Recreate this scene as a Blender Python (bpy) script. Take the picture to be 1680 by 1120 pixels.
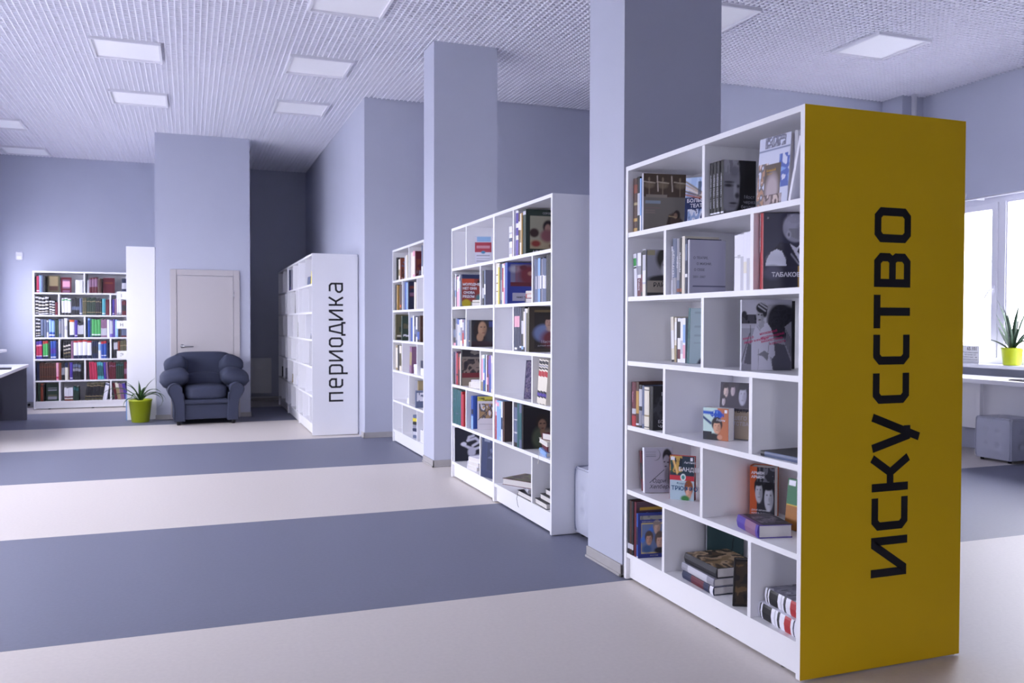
import bpy, bmesh, math, random
import numpy as np
from mathutils import Matrix, Vector
PI = math.pi
R = math.radians
for o in list(bpy.data.objects): bpy.data.objects.remove(o)
S = bpy.context.scene
C = S.collection

# ------------------------------------------------------------------ camera
cam = bpy.data.cameras.new('camera'); camo = bpy.data.objects.new('camera', cam); C.objects.link(camo)
cam.sensor_width = 36; cam.lens = 30.397; cam.clip_end = 200
camo.matrix_world = Matrix.Translation((0, 0, 1.3107)) @ Matrix.Rotation(-0.3567, 4, 'Z') @ Matrix.Rotation(PI/2-0.0218, 4, 'X') @ Matrix.Rotation(0.002, 4, 'Z')
cam.dof.use_dof = True; cam.dof.focus_distance = 4.6; cam.dof.aperture_fstop = 4.0
S.camera = camo
# ------------------------------------------------------------------ sky
W = bpy.data.worlds.new('overcast_sky'); S.world = W; W.use_nodes = True
bg = W.node_tree.nodes['Background']; bg.inputs[0].default_value = (0.91, 0.87, 1.0, 1); bg.inputs[1].default_value = 19.0
S.view_settings.view_transform = 'Standard'; S.view_settings.look = 'None'; S.view_settings.gamma = 1
S.view_settings.use_curve_mapping = False; S.view_settings.exposure = 0.0
S.cycles.use_denoising = True
S.cycles.max_bounces = 10; S.cycles.diffuse_bounces = 8; S.cycles.transparent_max_bounces = 12

XL, XR, YN, YB, ZC, ZS = -2.75, 7.72, -4.0, 15.0, 3.835, 4.35     # room shell
WZ0, WZ1 = 0.90, 2.62                                              # window opening heights
LWIN = [(3.4, 6.0), (6.6, 9.1), (9.8, 12.1), (13.3, 14.6)]
RWIN = [(4.6, 7.18)]
SWAP = Matrix.Rotation(PI/2, 4, 'Z') @ Matrix.Scale(-1, 4, (0, 1, 0))      # swaps x and y for the wall behind the camera
FILLWIN = [(-1.3, .1)]  # unseen window added behind the camera to brighten the faces turned toward it
def portal(x, y0, y1, sgn):
    l = bpy.data.lights.new('daylight_portal', 'AREA'); l.shape = 'RECTANGLE'; l.size = WZ1-WZ0; l.size_y = y1-y0
    l.cycles.is_portal = True
    o = bpy.data.objects.new('daylight_portal', l); C.objects.link(o)
    o.matrix_world = Matrix.Translation((x, (y0+y1)/2, (WZ0+WZ1)/2)) @ Matrix.Rotation(-sgn*PI/2, 4, 'Y')
for a, b in LWIN: portal(XL-.32, a, b, 1)
for a, b in RWIN: portal(XR+.32, a, b, -1)
for a, b in FILLWIN:  # portal for the added fill window
    l = bpy.data.lights.new('daylight_portal', 'AREA'); l.shape = 'RECTANGLE'; l.size = b-a; l.size_y = WZ1-WZ0; l.cycles.is_portal = True
    o = bpy.data.objects.new('daylight_portal', l); C.objects.link(o); o.matrix_world = Matrix.Translation(((a+b)/2, YN-.32, (WZ0+WZ1)/2)) @ Matrix.Rotation(PI/2, 4, 'X')

# ------------------------------------------------------------------ materials
def lin(h, g=1.0):
    if isinstance(h, str):
        h = h.lstrip('#'); c = [int(h[i:i+2], 16)/255 for i in (0, 2, 4)]
        c = [x/12.92 if x <= .04045 else ((x+.055)/1.055)**2.4 for x in c]
    else: c = list(h)
    return tuple(min(1, x*g) for x in c[:3])
MATS = {}
def mat(name, col, rough=.5, spec=.4, metal=0, noise=0, nscale=40, bump=0, bscale=200, emit=None, coat=0):
    if name in MATS: return MATS[name]
    m = bpy.data.materials.new(name); m.use_nodes = True; nt = m.node_tree; p = nt.nodes['Principled BSDF']
    c = lin(col)
    p.inputs['Base Color'].default_value = (*c, 1); p.inputs['Roughness'].default_value = rough
    p.inputs['Specular IOR Level'].default_value = spec; p.inputs['Metallic'].default_value = metal
    if coat: p.inputs['Coat Weight'].default_value = coat
    if noise or bump:
        tc = nt.nodes.new('ShaderNodeTexCoord')
    if noise:
        n = nt.nodes.new('ShaderNodeTexNoise'); n.inputs['Scale'].default_value = nscale; n.inputs['Detail'].default_value = 6
        nt.links.new(tc.outputs['Object'], n.inputs['Vector'])
        mr = nt.nodes.new('ShaderNodeMapRange'); mr.inputs['To Min'].default_value = 1-noise; mr.inputs['To Max'].default_value = 1+noise
        nt.links.new(n.outputs['Fac'], mr.inputs['Value'])
        mx = nt.nodes.new('ShaderNodeVectorMath'); mx.operation = 'SCALE'; mx.inputs[0].default_value = c
        nt.links.new(mr.outputs['Result'], mx.inputs['Scale']); nt.links.new(mx.outputs['Vector'], p.inputs['Base Color'])
    if bump:
        n2 = nt.nodes.new('ShaderNodeTexNoise'); n2.inputs['Scale'].default_value = bscale; n2.inputs['Detail'].default_value = 3
        nt.links.new(tc.outputs['Object'], n2.inputs['Vector'])
        b = nt.nodes.new('ShaderNodeBump'); b.inputs['Strength'].default_value = bump; b.inputs['Distance'].default_value = .002
        nt.links.new(n2.outputs['Fac'], b.inputs['Height']); nt.links.new(b.outputs['Normal'], p.inputs['Normal'])
    if emit:
        p.inputs['Emission Color'].default_value = (*lin(emit[0]), 1); p.inputs['Emission Strength'].default_value = emit[1]
    MATS[name] = m
    return m
PAINT = mat('wall_paint', (.50, .52, .62), .75, .25, noise=.03, nscale=3, bump=.15, bscale=90)
STRIP = mat('ceiling_strip_metal', (.86, .86, .93), .5, .4)
SLAB = mat('ceiling_slab', (.16, .16, .20), .9, .1, noise=.1, nscale=2)
LAM = mat('white_laminate', (.86, .86, .89), .38, .4, noise=.012, nscale=6)
YEL = mat('yellow_laminate', (.80, .50, .006), .55, .25, noise=.02, nscale=5)
BLK = mat('black_vinyl', (.012, .011, .014), .5, .3)
BEIGE = mat('beige_linoleum', (.72, .665, .62), .45, .3, noise=.07, nscale=55)
GREY = mat('grey_blue_linoleum', (.195, .205, .275), .5, .3, noise=.09, nscale=55)
BASEB = mat('grey_skirting', (.42, .40, .40), .5, .3, noise=.1, nscale=12)
UPVC = mat('white_upvc', (.80, .80, .86), .3, .45)
SILL = mat('white_sill', (.82, .82, .86), .3, .45)
GROUND = mat('pale_paving', (.62, .62, .64), .9, .1, noise=.1, nscale=1)
LEATH = mat('silver_leatherette', (.50, .52, .62), .36, .5, bump=.12, bscale=160)
BUTM = mat('silver_button', (.42, .44, .53), .3, .5)
SOFA = mat('slate_blue_fabric', (.042, .050, .088), .72, .35, noise=.12, nscale=220, bump=.25, bscale=500)
PIPE = mat('slate_blue_piping', (.034, .040, .072), .6, .35)
DARKM = mat('dark_plastic', (.015, .015, .02), .4, .4)
CHROME = mat('brushed_steel', (.55, .55, .58), .28, .5, metal=1)
DOORM = mat('cream_door_laminate', (.50, .47, .48), .45, .35, noise=.015, nscale=4)
RADM = mat('white_enamel', (.70, .70, .72), .4, .4)
LIME = mat('lime_green_plastic', (.44, .52, .015), .35, .45)
SOIL = mat('dark_soil', (.02, .015, .012), .95, .1, noise=.4, nscale=60)
LEAF = mat('green_leaf', (.045, .11, .03), .45, .4, noise=.25, nscale=25)
LEAF2 = mat('dark_green_leaf', (.025, .06, .028), .42, .4, noise=.25, nscale=25)
DIFF = mat('white_diffuser', (.95, .95, .97), .55, .3)
PVCW = mat('white_paint_metal', (.75, .75, .80), .4, .4)
CARD = mat('white_card', (.80, .80, .80), .6, .2)
def glass_mat():
    m = bpy.data.materials.new('window_glass'); m.use_nodes = True; nt = m.node_tree
    nt.nodes.remove(nt.nodes['Principled BSDF']); out = nt.nodes['Material Output']
    t = nt.nodes.new('ShaderNodeBsdfTransparent'); t.inputs[0].default_value = (.93, .95, .95, 1)
    g = nt.nodes.new('ShaderNodeBsdfGlossy'); g.inputs['Roughness'].default_value = .02
    x = nt.nodes.new('ShaderNodeMixShader')
    x.inputs[0].default_value = .05
    nt.links.new(t.outputs[0], x.inputs[1]); nt.links.new(g.outputs[0], x.inputs[2]); nt.links.new(x.outputs[0], out.inputs[0])
    return m
GLASS = glass_mat()
def print_mat():
    m = bpy.data.materials.new('printed_cover'); m.use_nodes = True; nt = m.node_tree; p = nt.nodes['Principled BSDF']
    a = nt.nodes.new('ShaderNodeAttribute'); a.attribute_name = 'Col'
    nt.links.new(a.outputs['Color'], p.inputs['Base Color']); p.inputs['Roughness'].default_value = .42; p.inputs['Specular IOR Level'].default_value = .4
    return m
PRINT = print_mat()
def paper_mat():
    m = bpy.data.materials.new('paper_edges'); m.use_nodes = True; nt = m.node_tree; p = nt.nodes['Principled BSDF']
    tc = nt.nodes.new('ShaderNodeTexCoord'); w = nt.nodes.new('ShaderNodeTexWave'); w.bands_direction = 'X'
    w.inputs['Scale'].default_value = 320; w.inputs['Distortion'].default_value = 2; w.inputs['Detail'].default_value = 2
    nt.links.new(tc.outputs['Object'], w.inputs['Vector'])
    r = nt.nodes.new('ShaderNodeMix'); r.data_type = 'RGBA'
    r.inputs[6].default_value = (.60, .57, .54, 1); r.inputs[7].default_value = (.76, .74, .72, 1)
    nt.links.new(w.outputs['Fac'], r.inputs[0]); nt.links.new(r.outputs[2], p.inputs['Base Color']); p.inputs['Roughness'].default_value = .9
    return m
PAPER = paper_mat()

# ------------------------------------------------------------------ mesh helpers
def tag(o, label=None, cat=None, group=None, kind=None):
    for k, v in (('label', label), ('category', cat), ('group', group), ('kind', kind)):
        if v: o[k] = v
    return o
def empty(name, M=None, label=None, cat=None, group=None, kind=None, size=.05):
    o = bpy.data.objects.new(name, None); C.objects.link(o); o.empty_display_size = size
    if M is not None: o.matrix_world = M if isinstance(M, Matrix) else Matrix.Translation(M)
    return tag(o, label, cat, group, kind)
def link(name, me, parent=None, M=None):
    o = bpy.data.objects.new(name, me); C.objects.link(o)
    if parent is not None: o.parent = parent
    if M is not None: o.matrix_local = M if isinstance(M, Matrix) else Matrix.Translation(M)
    return o
class MB:
    def __init__(s): s.v = []; s.f = []; s.mi = []; s.sm = []
    def add(s, vs, fs, mi=0, smooth=False):
        n = len(s.v); s.v += [tuple(v) for v in vs]; s.f += [tuple(i+n for i in f) for f in fs]; s.mi += [mi]*len(fs); s.sm += [smooth]*len(fs)
        return s
    def box(s, x0, y0, z0, x1, y1, z1, mi=0, M=None):
        vs = [(x, y, z) for z in (z0, z1) for y in (y0, y1) for x in (x0, x1)]
        if M is not None: vs = [M @ Vector(v) for v in vs]
        return s.add(vs, [(0, 2, 3, 1), (4, 5, 7, 6), (0, 1, 5, 4), (2, 6, 7, 3), (0, 4, 6, 2), (1, 3, 7, 5)], mi)
    def lathe(s, prof, seg=24, mi=0, M=None, smooth=True, cap=True):
        vs = []; fs = []
        for r, z in prof:
            for k in range(seg):
                a = 2*PI*k/seg; vs.append((r*math.cos(a), r*math.sin(a), z))
        for i in range(len(prof)-1):
            for k in range(seg):
                a, b = i*seg+k, i*seg+(k+1) % seg; fs.append((a, b, b+seg, a+seg))
        if cap:
            fs.append(tuple(range(seg-1, -1, -1))); fs.append(tuple((len(prof)-1)*seg+k for k in range(seg)))
        if M is not None: vs = [M @ Vector(v) for v in vs]
        return s.add(vs, fs, mi, smooth)
    def tube(s, pts, r, seg=8, mi=0):
        pts = [Vector(p) for p in pts]; vs = []; fs = []
        for i, p in enumerate(pts):
            d = (pts[min(i+1, len(pts)-1)]-pts[max(i-1, 0)]).normalized()
            a = d.orthogonal().normalized() if i == 0 else (pa - d*pa.dot(d)).normalized()
            pa = a; b = d.cross(a); rr = r[i] if isinstance(r, (list, tuple)) else r
            for k in range(seg):
                t = 2*PI*k/seg; vs.append(p+a*(rr*math.cos(t))+b*(rr*math.sin(t)))
        for i in range(len(pts)-1):
            for k in range(seg):
                q, w = i*seg+k, i*seg+(k+1) % seg; fs.append((q, w, w+seg, q+seg))
        fs.append(tuple(range(seg-1, -1, -1))); fs.append(tuple((len(pts)-1)*seg+k for k in range(seg)))
        return s.add(vs, fs, mi, True)
    def mesh(s, name, mats, cols=None):
        me = bpy.data.meshes.new(name); me.from_pydata(s.v, [], s.f)
        for m in (mats if isinstance(mats, (list, tuple)) else [mats]): me.materials.append(m)
        me.polygons.foreach_set('material_index', s.mi); me.polygons.foreach_set('use_smooth', s.sm)
        me.update()
        return me
    def obj(s, name, mats, parent=None, M=None, bevel=0):
        o = link(name, s.mesh(name, mats), parent, M)
        if bevel:
            b = o.modifiers.new('bevel', 'BEVEL'); b.width = bevel; b.segments = 2; b.limit_method = 'ANGLE'
        return o
def bx(name, x0, y0, z0, x1, y1, z1, m, parent=None, bevel=0, kind=None, label=None, cat=None):
    o = MB().box(x0, y0, z0, x1, y1, z1).obj(name, m, parent, bevel=bevel)
    return tag(o, label, cat, None, kind)

# ------------------------------------------------------------------ shell
fl = empty('floor', (0, 0, 0), kind='structure')
edges = [-4.0, -2.09, -.09, 1.9, 3.899, 5.887, 7.884, 9.88, 11.87, 13.86, 15.0]
for i in range(len(edges)-1):
    bx('linoleum_sheet', XL-.1, edges[i]+.001, -.04, XR+.1, edges[i+1]-.001, 0, (GREY if edges[i] in (-4.0, -.09, 3.899, 7.884, 11.87) else BEIGE), fl)
bx('subfloor', XL-.4, YN-.3, -.2, XR+.4, YB+.3, -.041, SLAB, fl)
bx('ground', -60, -60, -.9, 60, 70, -.8, GROUND, kind='structure')

def holed_wall(name, x, inner, y0, y1, z0, z1, holes, thick=.3, swap=False):
    """wall in a plane X = x; inner = +1 when the room lies toward +X"""
    ys = sorted(set([y0, y1]+[h for a in holes for h in a])); zs = [z0, WZ0, WZ1, z1]
    vid = {}; v = []; f = []
    def V(i, j, s):
        k = (i, j, s)
        if k not in vid: vid[k] = len(v); v.append((x if s == 0 else x-inner*thick, ys[i], zs[j]))
        return vid[k]
    solid = lambda i, j: 0 <= i < len(ys)-1 and 0 <= j < 3 and not (j == 1 and any(a <= ys[i] < b for a, b in holes))
    for i in range(len(ys)-1):
        for j in range(3):
            if not solid(i, j): continue
            for s in (0, 1): f.append((V(i, j, s), V(i+1, j, s), V(i+1, j+1, s), V(i, j+1, s)))
            for di, dj, e in ((-1, 0, ((i, j), (i, j+1))), (1, 0, ((i+1, j), (i+1, j+1))), (0, -1, ((i, j), (i+1, j))), (0, 1, ((i, j+1), (i+1, j+1)))):
                if not solid(i+di, j+dj): f.append((V(*e[0], 0), V(*e[1], 0), V(*e[1], 1), V(*e[0], 1)))
    if swap: v = [(b, a, c) for a, b, c in v]
    me = bpy.data.meshes.new(name); me.from_pydata(v, [], f); me.materials.append(PAINT)
    b = bmesh.new(); b.from_mesh(me); bmesh.ops.recalc_face_normals(b, faces=b.faces); b.to_mesh(me); b.free()
    return tag(link(name, me), kind='structure')
holed_wall('wall_left', XL, 1, YN, YB, -.04, ZS, LWIN)
holed_wall('wall_right', XR, -1, YN, YB, -.04, ZS, RWIN)
holed_wall('wall_near', YN, 1, XL-.3, XR+.3, -.04, ZS, FILLWIN, swap=True)
bx('wall_far', XL-.3, YB, -.04, 2.4, YB+.3, ZS, PAINT, kind='structure')
bx('wall_closet', -.425, 12.516, 0, .787, YB-.002, ZS, PAINT, kind='structure')
bx('wall_stairwell', 1.852, 9.74, 0, 2.85, YB-.002, ZS, PAINT, kind='structure')
bx('wall_middle', 2.852, 9.37, 0, 4.80, 9.62, ZS, PAINT, kind='structure')
bx('wall_return', 4.802, 7.83, 0, 5.05, 9.62, ZS, PAINT, kind='structure')
bx('wall_window_side', 5.052, 7.83, 0, XR-.002, 8.08, ZS, PAINT, kind='structure')
bx('wall_pilaster', 7.42, 7.53, 0, XR-.002, 7.828, ZS, PAINT, kind='structure')
bx('column', 2.090, 3.970, 0, 2.669, 4.378, ZS, PAINT, kind='structure')
bx('column', 2.067, 7.566, 0, 2.670, 7.922, ZS, PAINT, kind='structure')
def skirting(n, x0, y0, x1, y1, sides, h=.062, t=.012):
    for i, s in enumerate(sides):
        b = {'l': (x0-t, y0-t, x0-.0005, y1), 'f': (x0-t, y0-t, x1+t, y0-.0005), 'r': (x1+.0005, y0-t, x1+t, y1), 'b': (x0-t, y1+.0005, x1+t, y1+t)}[s]
        m = MB(); x_0, y_0, x_1, y_1 = b
        m.box(x_0, y_0, 0.0005, x_1, y_1, h)
        q = .008; m2 = {'l': (x_0-q, y_0-q, x_1, y_1), 'f': (x_0-q, y_0-q, x_1+q, y_1), 'r': (x_0, y_0-q, x_1+q, y_1), 'b': (x_0-q, y_0, x_1+q, y_1+q)}[s]
        m.box(m2[0], m2[1], .0005, m2[2], m2[3], .014)
        o = m.obj('baseboard_%s' % n, BASEB, bevel=.003); tag(o, kind='structure')
skirting('column', 2.090, 3.970, 2.669, 4.378, 'lf')
skirting('column', 2.067, 7.566, 2.670, 7.922, 'lf')
skirting('stairwell', 1.852, 9.74, 2.85, 9.9, 'lf')
skirting('closet', -.425, 12.516, -.26, 12.6, 'f')
skirting('closet', .665, 12.516, .787, 14.9, 'fr')
skirting('middle', 2.87, 9.37, 4.78, 9.4, 'f')
skirting('window_side', 5.06, 7.83, 7.40, 7.85, 'f')
bx('baseboard_far', XL, YB-.014, .0005, -.44, YB-.0005, .06, BASEB, kind='structure')
bx('baseboard_far', .81, YB-.014, .0005, 1.84, YB-.0005, .06, BASEB, kind='structure')

# ceiling: open-cell grid of crossed strips below the slab
ce = empty('ceiling', (0, 0, ZC), kind='structure')
bx('ceiling_slab', XL-.3, YN-.3, ZS-ZC, XR+.3, YB+.3, ZS-ZC+.2, SLAB, ce)
long_me = MB().box(-.005, YN, 0, .005, YB, .045).mesh('ceiling_strip', STRIP)
n = int((XR-XL)/.05)
for i in range(1, n):
    link('ceiling_strip', long_me, ce, (XL+i*.05, 0, 0))
cr = MB(); y = YN+.05
while y < YB-.02:
    cr.box(XL, y-.005, .0008, XR, y+.005, .044); y += .05
o = cr.obj('cross_strips', STRIP, ce); o['kind'] = 'stuff'
def ceiling_light(x, y, label):
    t = empty('ceiling_light', (x, y, ZC), label, 'ceiling light', 'recessed square ceiling lights')
    m = MB(); a, b = .298, .278
    for k in range(4):
        M = Matrix.Rotation(k*PI/2, 4, 'Z'); m.box(-a, -a, -.026, b, -b, -.001, M=M)
    m.obj('frame', PVCW, t)
    bx('diffuser', -b, -b, -.008, b, b, -.002, DIFF, t)
for x, y, l in ((-.53, 8.80, 'square ceiling light second in the row nearest the windows, brighter panel upper left'),
                (-.52, 10.65, 'square ceiling light above and in front of the closet door'),
                (1.20, 6.85, 'square ceiling light cut by the top edge of the picture'),
                (1.20, 8.70, 'middle square ceiling light of the row over the aisle beside bookcases'),
                (1.23, 10.45, 'farthest square ceiling light of the row over the bookcase aisle'),
                (-2.27, 12.60, 'upper square ceiling light at the far left over the desk'),
                (-2.25, 14.50, 'farthest left square ceiling light above the back bookcase'),
                (5.90, 6.25, 'square ceiling light over the yellow-ended bookcase by the right window'),
                (4.02, 6.15, 'square ceiling light half hidden by the nearest column')):
    ceiling_light(x, y, l)

# ------------------------------------------------------------------ windows
def window(num, x, inner, y0, y1, mull, swap=False):
    """frame set in the opening; mull = list of y positions of mullions"""
    w = empty('window_%d' % num, (0, 0, 0), kind='structure')
    a, b = (x-inner*.13, x-inner*.06); a, b = min(a, b), max(a, b)
    fr = MB()
    fr.box(a, y0, WZ0, b, y1, WZ0+.06); fr.box(a, y0, WZ1-.06, b, y1, WZ1); fr.box(a, y0, WZ0+.06, b, y0+.055, WZ1-.06); fr.box(a, y1-.055, WZ0+.06, b, y1, WZ1-.06)
    for m in mull: fr.box(a, m-.04, WZ0+.06, b, m+.04, WZ1-.06)
    fr.obj('window_frame', UPVC, w)
    cuts = [y0+.055]+[q for m in mull for q in (m-.04, m+.04)]+[y1-.055]
    for i in range(0, len(cuts), 2):
        p, q = cuts[i]+.002, cuts[i+1]-.002; sash = i == len(cuts)-2 or len(cuts) == 2
        k = .07 if sash else .014; z0, z1 = WZ0+.062, WZ1-.062; c, d = (a-.012, b+.012) if sash else (a+.01, b-.01)
        s = MB(); s.box(c, p, z0, d, q, z0+k); s.box(c, p, z1-k, d, q, z1); s.box(c, p, z0+k, d, p+k, z1-k); s.box(c, q-k, z0+k, d, q, z1-k)
        so = s.obj('sash', UPVC, w, bevel=.004)
        bx('pane', (a+b)/2-.003, p+k, z0+k, (a+b)/2+.003, q-k, z1-k, GLASS, so)
        if sash:
            hx = x-inner*.048; sg = inner
            h = MB(); yy = p+k*.5
            h.box(hx-.012, yy-.014, 1.63, hx+.006*0+.006, yy+.014, 1.70); h.tube([(hx+sg*.0, yy, 1.665), (hx+sg*.035, yy, 1.665), (hx+sg*.04, yy+.02, 1.655), (hx+sg*.04, yy+.075, 1.58), (hx+sg*.04, yy+.085, 1.555)], .008)
            h.obj('handle', UPVC, so)
    if swap: w.matrix_world = SWAP
    # sill board inside
    s0, s1 = (x-inner*.05, x+inner*.19); bx('window_sill', min(s0, s1), y0-.12, WZ0-.04, max(s0, s1), y1+.12, WZ0-.002, SILL, w, bevel=.006)
for i, (a, b) in enumerate(LWIN): window(i+1, XL, 1, a, b, [a+.8, b-.8] if i != 3 else [b-.6])
for i, (a, b) in enumerate(RWIN): window(i+5, XR, -1, a, b, [b-.63])
for i, (a, b) in enumerate(FILLWIN): window(i+7, YN, 1, a, b, [], swap=True)  # added fill window, out of view, there only for its light
# curtain rail with an ornamental end above the right window
cr_ = empty('curtain_rail', (7.62, 6.87, 2.60), 'white curtain rail with ornate leaf end above the right window', 'curtain rail')
MB().tube([(0, 0, 0), (0, -1, .005), (0, -2.6, .01)], .011).obj('rod', PVCW, cr_)
m = MB()
for k, (dy, dz, l, a) in enumerate(((.01, .0, .10, 95), (.03, -.01, .075, 130), (.03, .0, .07, 60), (.02, -.03, .09, -100), (.03, -.02, .06, -60), (.0, .02, .06, 110))):
    aa = R(a); p = Vector((0, dy, dz)); q = p+Vector((0, math.cos(aa)*l, math.sin(aa)*l))
    m.tube([p-Vector((0, .03, 0))*0, p+(q-p)*.3, p+(q-p)*.7, q], [.004, .012, .011, .002], 6)
m.tube([(0, .0, 0), (0, .03, 0)], .016)
m.obj('finial', PVCW, cr_)
m = MB(); m.box(-.006, -.16, -.012, .098, -.14, .012); m.obj('bracket', PVCW, cr_)
t = MB().tube([(7.50, 7.44, .002), (7.50, 7.44, 2.0), (7.50, 7.44, ZC-.002)], .028, 14).obj('heating_pipe', PVCW)
tag(t, 'white vertical heating pipe in the corner beside the right window', 'pipe')

# ------------------------------------------------------------------ door, radiator, small wall things
d = empty('door_1', (0, 12.516, 0), kind='structure')
m = MB()
for b in ((-.245, -.028, 0, -.165, -.002, 2.02), (.568, -.028, 0, .648, -.002, 2.02), (-.1649, -.028, 1.94, .5679, -.002, 2.02)): m.box(*b)
m.obj('door_frame', DOORM, d, bevel=.004)
dl = bx('door_leaf', -.160, -.022, .008, .563, -.003, 1.935, DOORM, d, bevel=.003)
m = MB(); M = Matrix.Rotation(PI/2, 4, 'X')
m.lathe([(.0, 0), (.026, 0), (.026, .009), (.011, .011), (.011, .045), (.0, .045)], 18, M=Matrix.Translation((-.095, -.0225, .985)) @ M, cap=False)
m.tube([(-.095, -.062, .985), (-.05, -.066, .985), (.01, -.064, .982), (.045, -.058, .978)], [.011, .010, .009, .007])
m.obj('handle', CHROME, dl)
m = MB(); m.lathe([(.0, 0), (.023, 0), (.023, .007), (.0, .007)], 16, M=Matrix.Translation((-.09, -.0225, .875)) @ M, cap=False); m.box(-.094, -.031, .862, -.086, -.0225, .886)
m.obj('lock_plate', CHROME, dl)
for z in (1.68, .3):
    MB().lathe([(.007, -.045), (.007, .045)], 10, M=Matrix.Translation((.566, -.033, z))).obj('hinge', CHROME, d)
rd = empty('radiator', (0, 14.93, 0), 'white ribbed panel radiator on the dark wall of the niche', 'radiator')
m = MB(); m.box(.87, -.03, .13, 1.27, 0, .70); m.obj('panel', RADM, rd)
x = .885
rib = MB().box(0, -.042, .15, .016, -.03, .68).mesh('rib', RADM)
while x < 1.26: link('rib', rib, rd, (x, 0, 0)); x += .031
m = MB(); m.box(.87, -.05, .70, 1.27, .03, .715); m.obj('top_grille', RADM, rd)
for x in (.95, 1.2): bx('bracket', x, 0, .3, x+.03, .066, .34, RADM, rd)
m = MB(); m.tube([(.80, .0, .06), (1.0, .0, .06), (1.45, .0, .06)], .014); m.obj('supply_pipe', RADM, rd)
sn = empty('motion_sensor', (-2.427, 15, 2.31), 'small white motion sensor high on the far wall', 'sensor')
m = MB(); m.box(-.05, -.03, -.065, .05, -.0005, .065); m.obj('housing', UPVC, sn, bevel=.02)
m = MB(); m.box(-.035, -.042, -.05, .035, -.0302, .0); m.obj('lens', DIFF, sn, bevel=.01)
so = empty('floor_socket', (-2.31, 14.97, .03), 'small grey socket box low on wall beside the back bookcase', 'socket')
m = MB(); m.box(-.06, -.04, -.03, .06, .012, .05); m.obj('housing', mat('grey_plastic', (.3, .3, .32), .5), so, bevel=.008)
m = MB(); m.lathe([(0, 0), (.02, 0), (.02, .004), (0, .004)], 12, M=Matrix.Translation((0, -.0402, .012)) @ Matrix.Rotation(PI/2, 4, 'X'), cap=False); m.obj('outlet', DARKM, so)

# ------------------------------------------------------------------ lettering helpers
def ribbon(pts, w, closed=False):
    """mitred ribbon polygon strip in 2D"""
    P = [Vector(p) for p in pts]; n = len(P); L = []; Rr = []
    for i in range(n):
        if closed: a, b = P[i]-P[i-1], P[(i+1) % n]-P[i]
        else:
            a = P[i]-P[i-1] if i else P[1]-P[0]; b = P[i+1]-P[i] if i < n-1 else a
        a, b = a.normalized(), b.normalized(); na, nb = Vector((-a.y, a.x)), Vector((-b.y, b.x))
        m = (na+nb); m = m/max(m.length_squared, 1e-6)*2*(w/2) if m.length > .3 else na*w/2
        if m.length > w*1.6: m = m.normalized()*w*1.6
        L.append(P[i]+m); Rr.append(P[i]-m)
    return L, Rr
def glyph_mesh(name, strokes, w, depth, m):
    """strokes in glyph space; letter laid on local XZ plane facing -Y"""
    b = MB()
    for q, (pts, closed) in enumerate(strokes):
        dq = depth+q*.0003
        L, Rr = ribbon(pts, w, closed); n = len(L); k = n if closed else n-1
        vs = [(p.x, 0, p.y) for p in L]+[(p.x, 0, p.y) for p in Rr]+[(p.x, -dq, p.y) for p in L]+[(p.x, -dq, p.y) for p in Rr]
        fs = []
        for i in range(k):
            j = (i+1) % n
            fs += [(i, j, n+j, n+i), (2*n+i, 3*n+i, 3*n+j, 2*n+j), (i, 2*n+i, 2*n+j, j), (n+i, n+j, 3*n+j, 3*n+i)]
        if not closed: fs += [(0, n, 3*n, 2*n), (n-1, 3*n-1, 4*n-1, 2*n-1)]
        b.add(vs, fs)
    return b.mesh(name, m)
def caps(ch, w, h, s, c):
    """stencil-like square capitals with cut corners; s = stroke"""
    a, b, y0, y1, xm, ym = s/2, w-s/2, s/2, h-s/2, w/2, h/2
    if ch == 'О': return [([(a+c, y0), (b-c, y0), (b, y0+c), (b, y1-c), (b-c, y1), (a+c, y1), (a, y1-c), (a, y0+c)], True)]
    if ch == 'В': return [([(a, y0), (b-c, y0), (b, y0+c), (b, ym-c), (b-c*.7, ym), (b, ym+c), (b, y1-c), (b-c, y1), (a, y1)], True), ([(a, ym), (b-c*.7, ym)], False)]
    if ch == 'Т': return [([(0, y1), (w, y1)], False), ([(xm, 0), (xm, y1)], False)]
    if ch == 'С': return [([(w, y0), (a+c, y0), (a, y0+c), (a, y1-c), (a+c, y1), (w, y1)], False)]
    if ch == 'У': return [([(w-s*.55, h), (w*.36, -h*.30)], False), ([(s*.55, h), (w*.40, h*.04), (w*.66, h*.04)], False)]
    if ch == 'К': return [([(a, 0), (a, h)], False), ([(a, ym), (w*.52, ym)], False), ([(w-s*.5, h), (w*.50, ym), (w-s*.5, 0)], False)]
    if ch == 'И': return [([(a, h), (a, y0*1.2), (a+s*.5, y0*1.2), (b-s*.5, y1), (b, y1), (b, 0)], False)]
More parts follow.
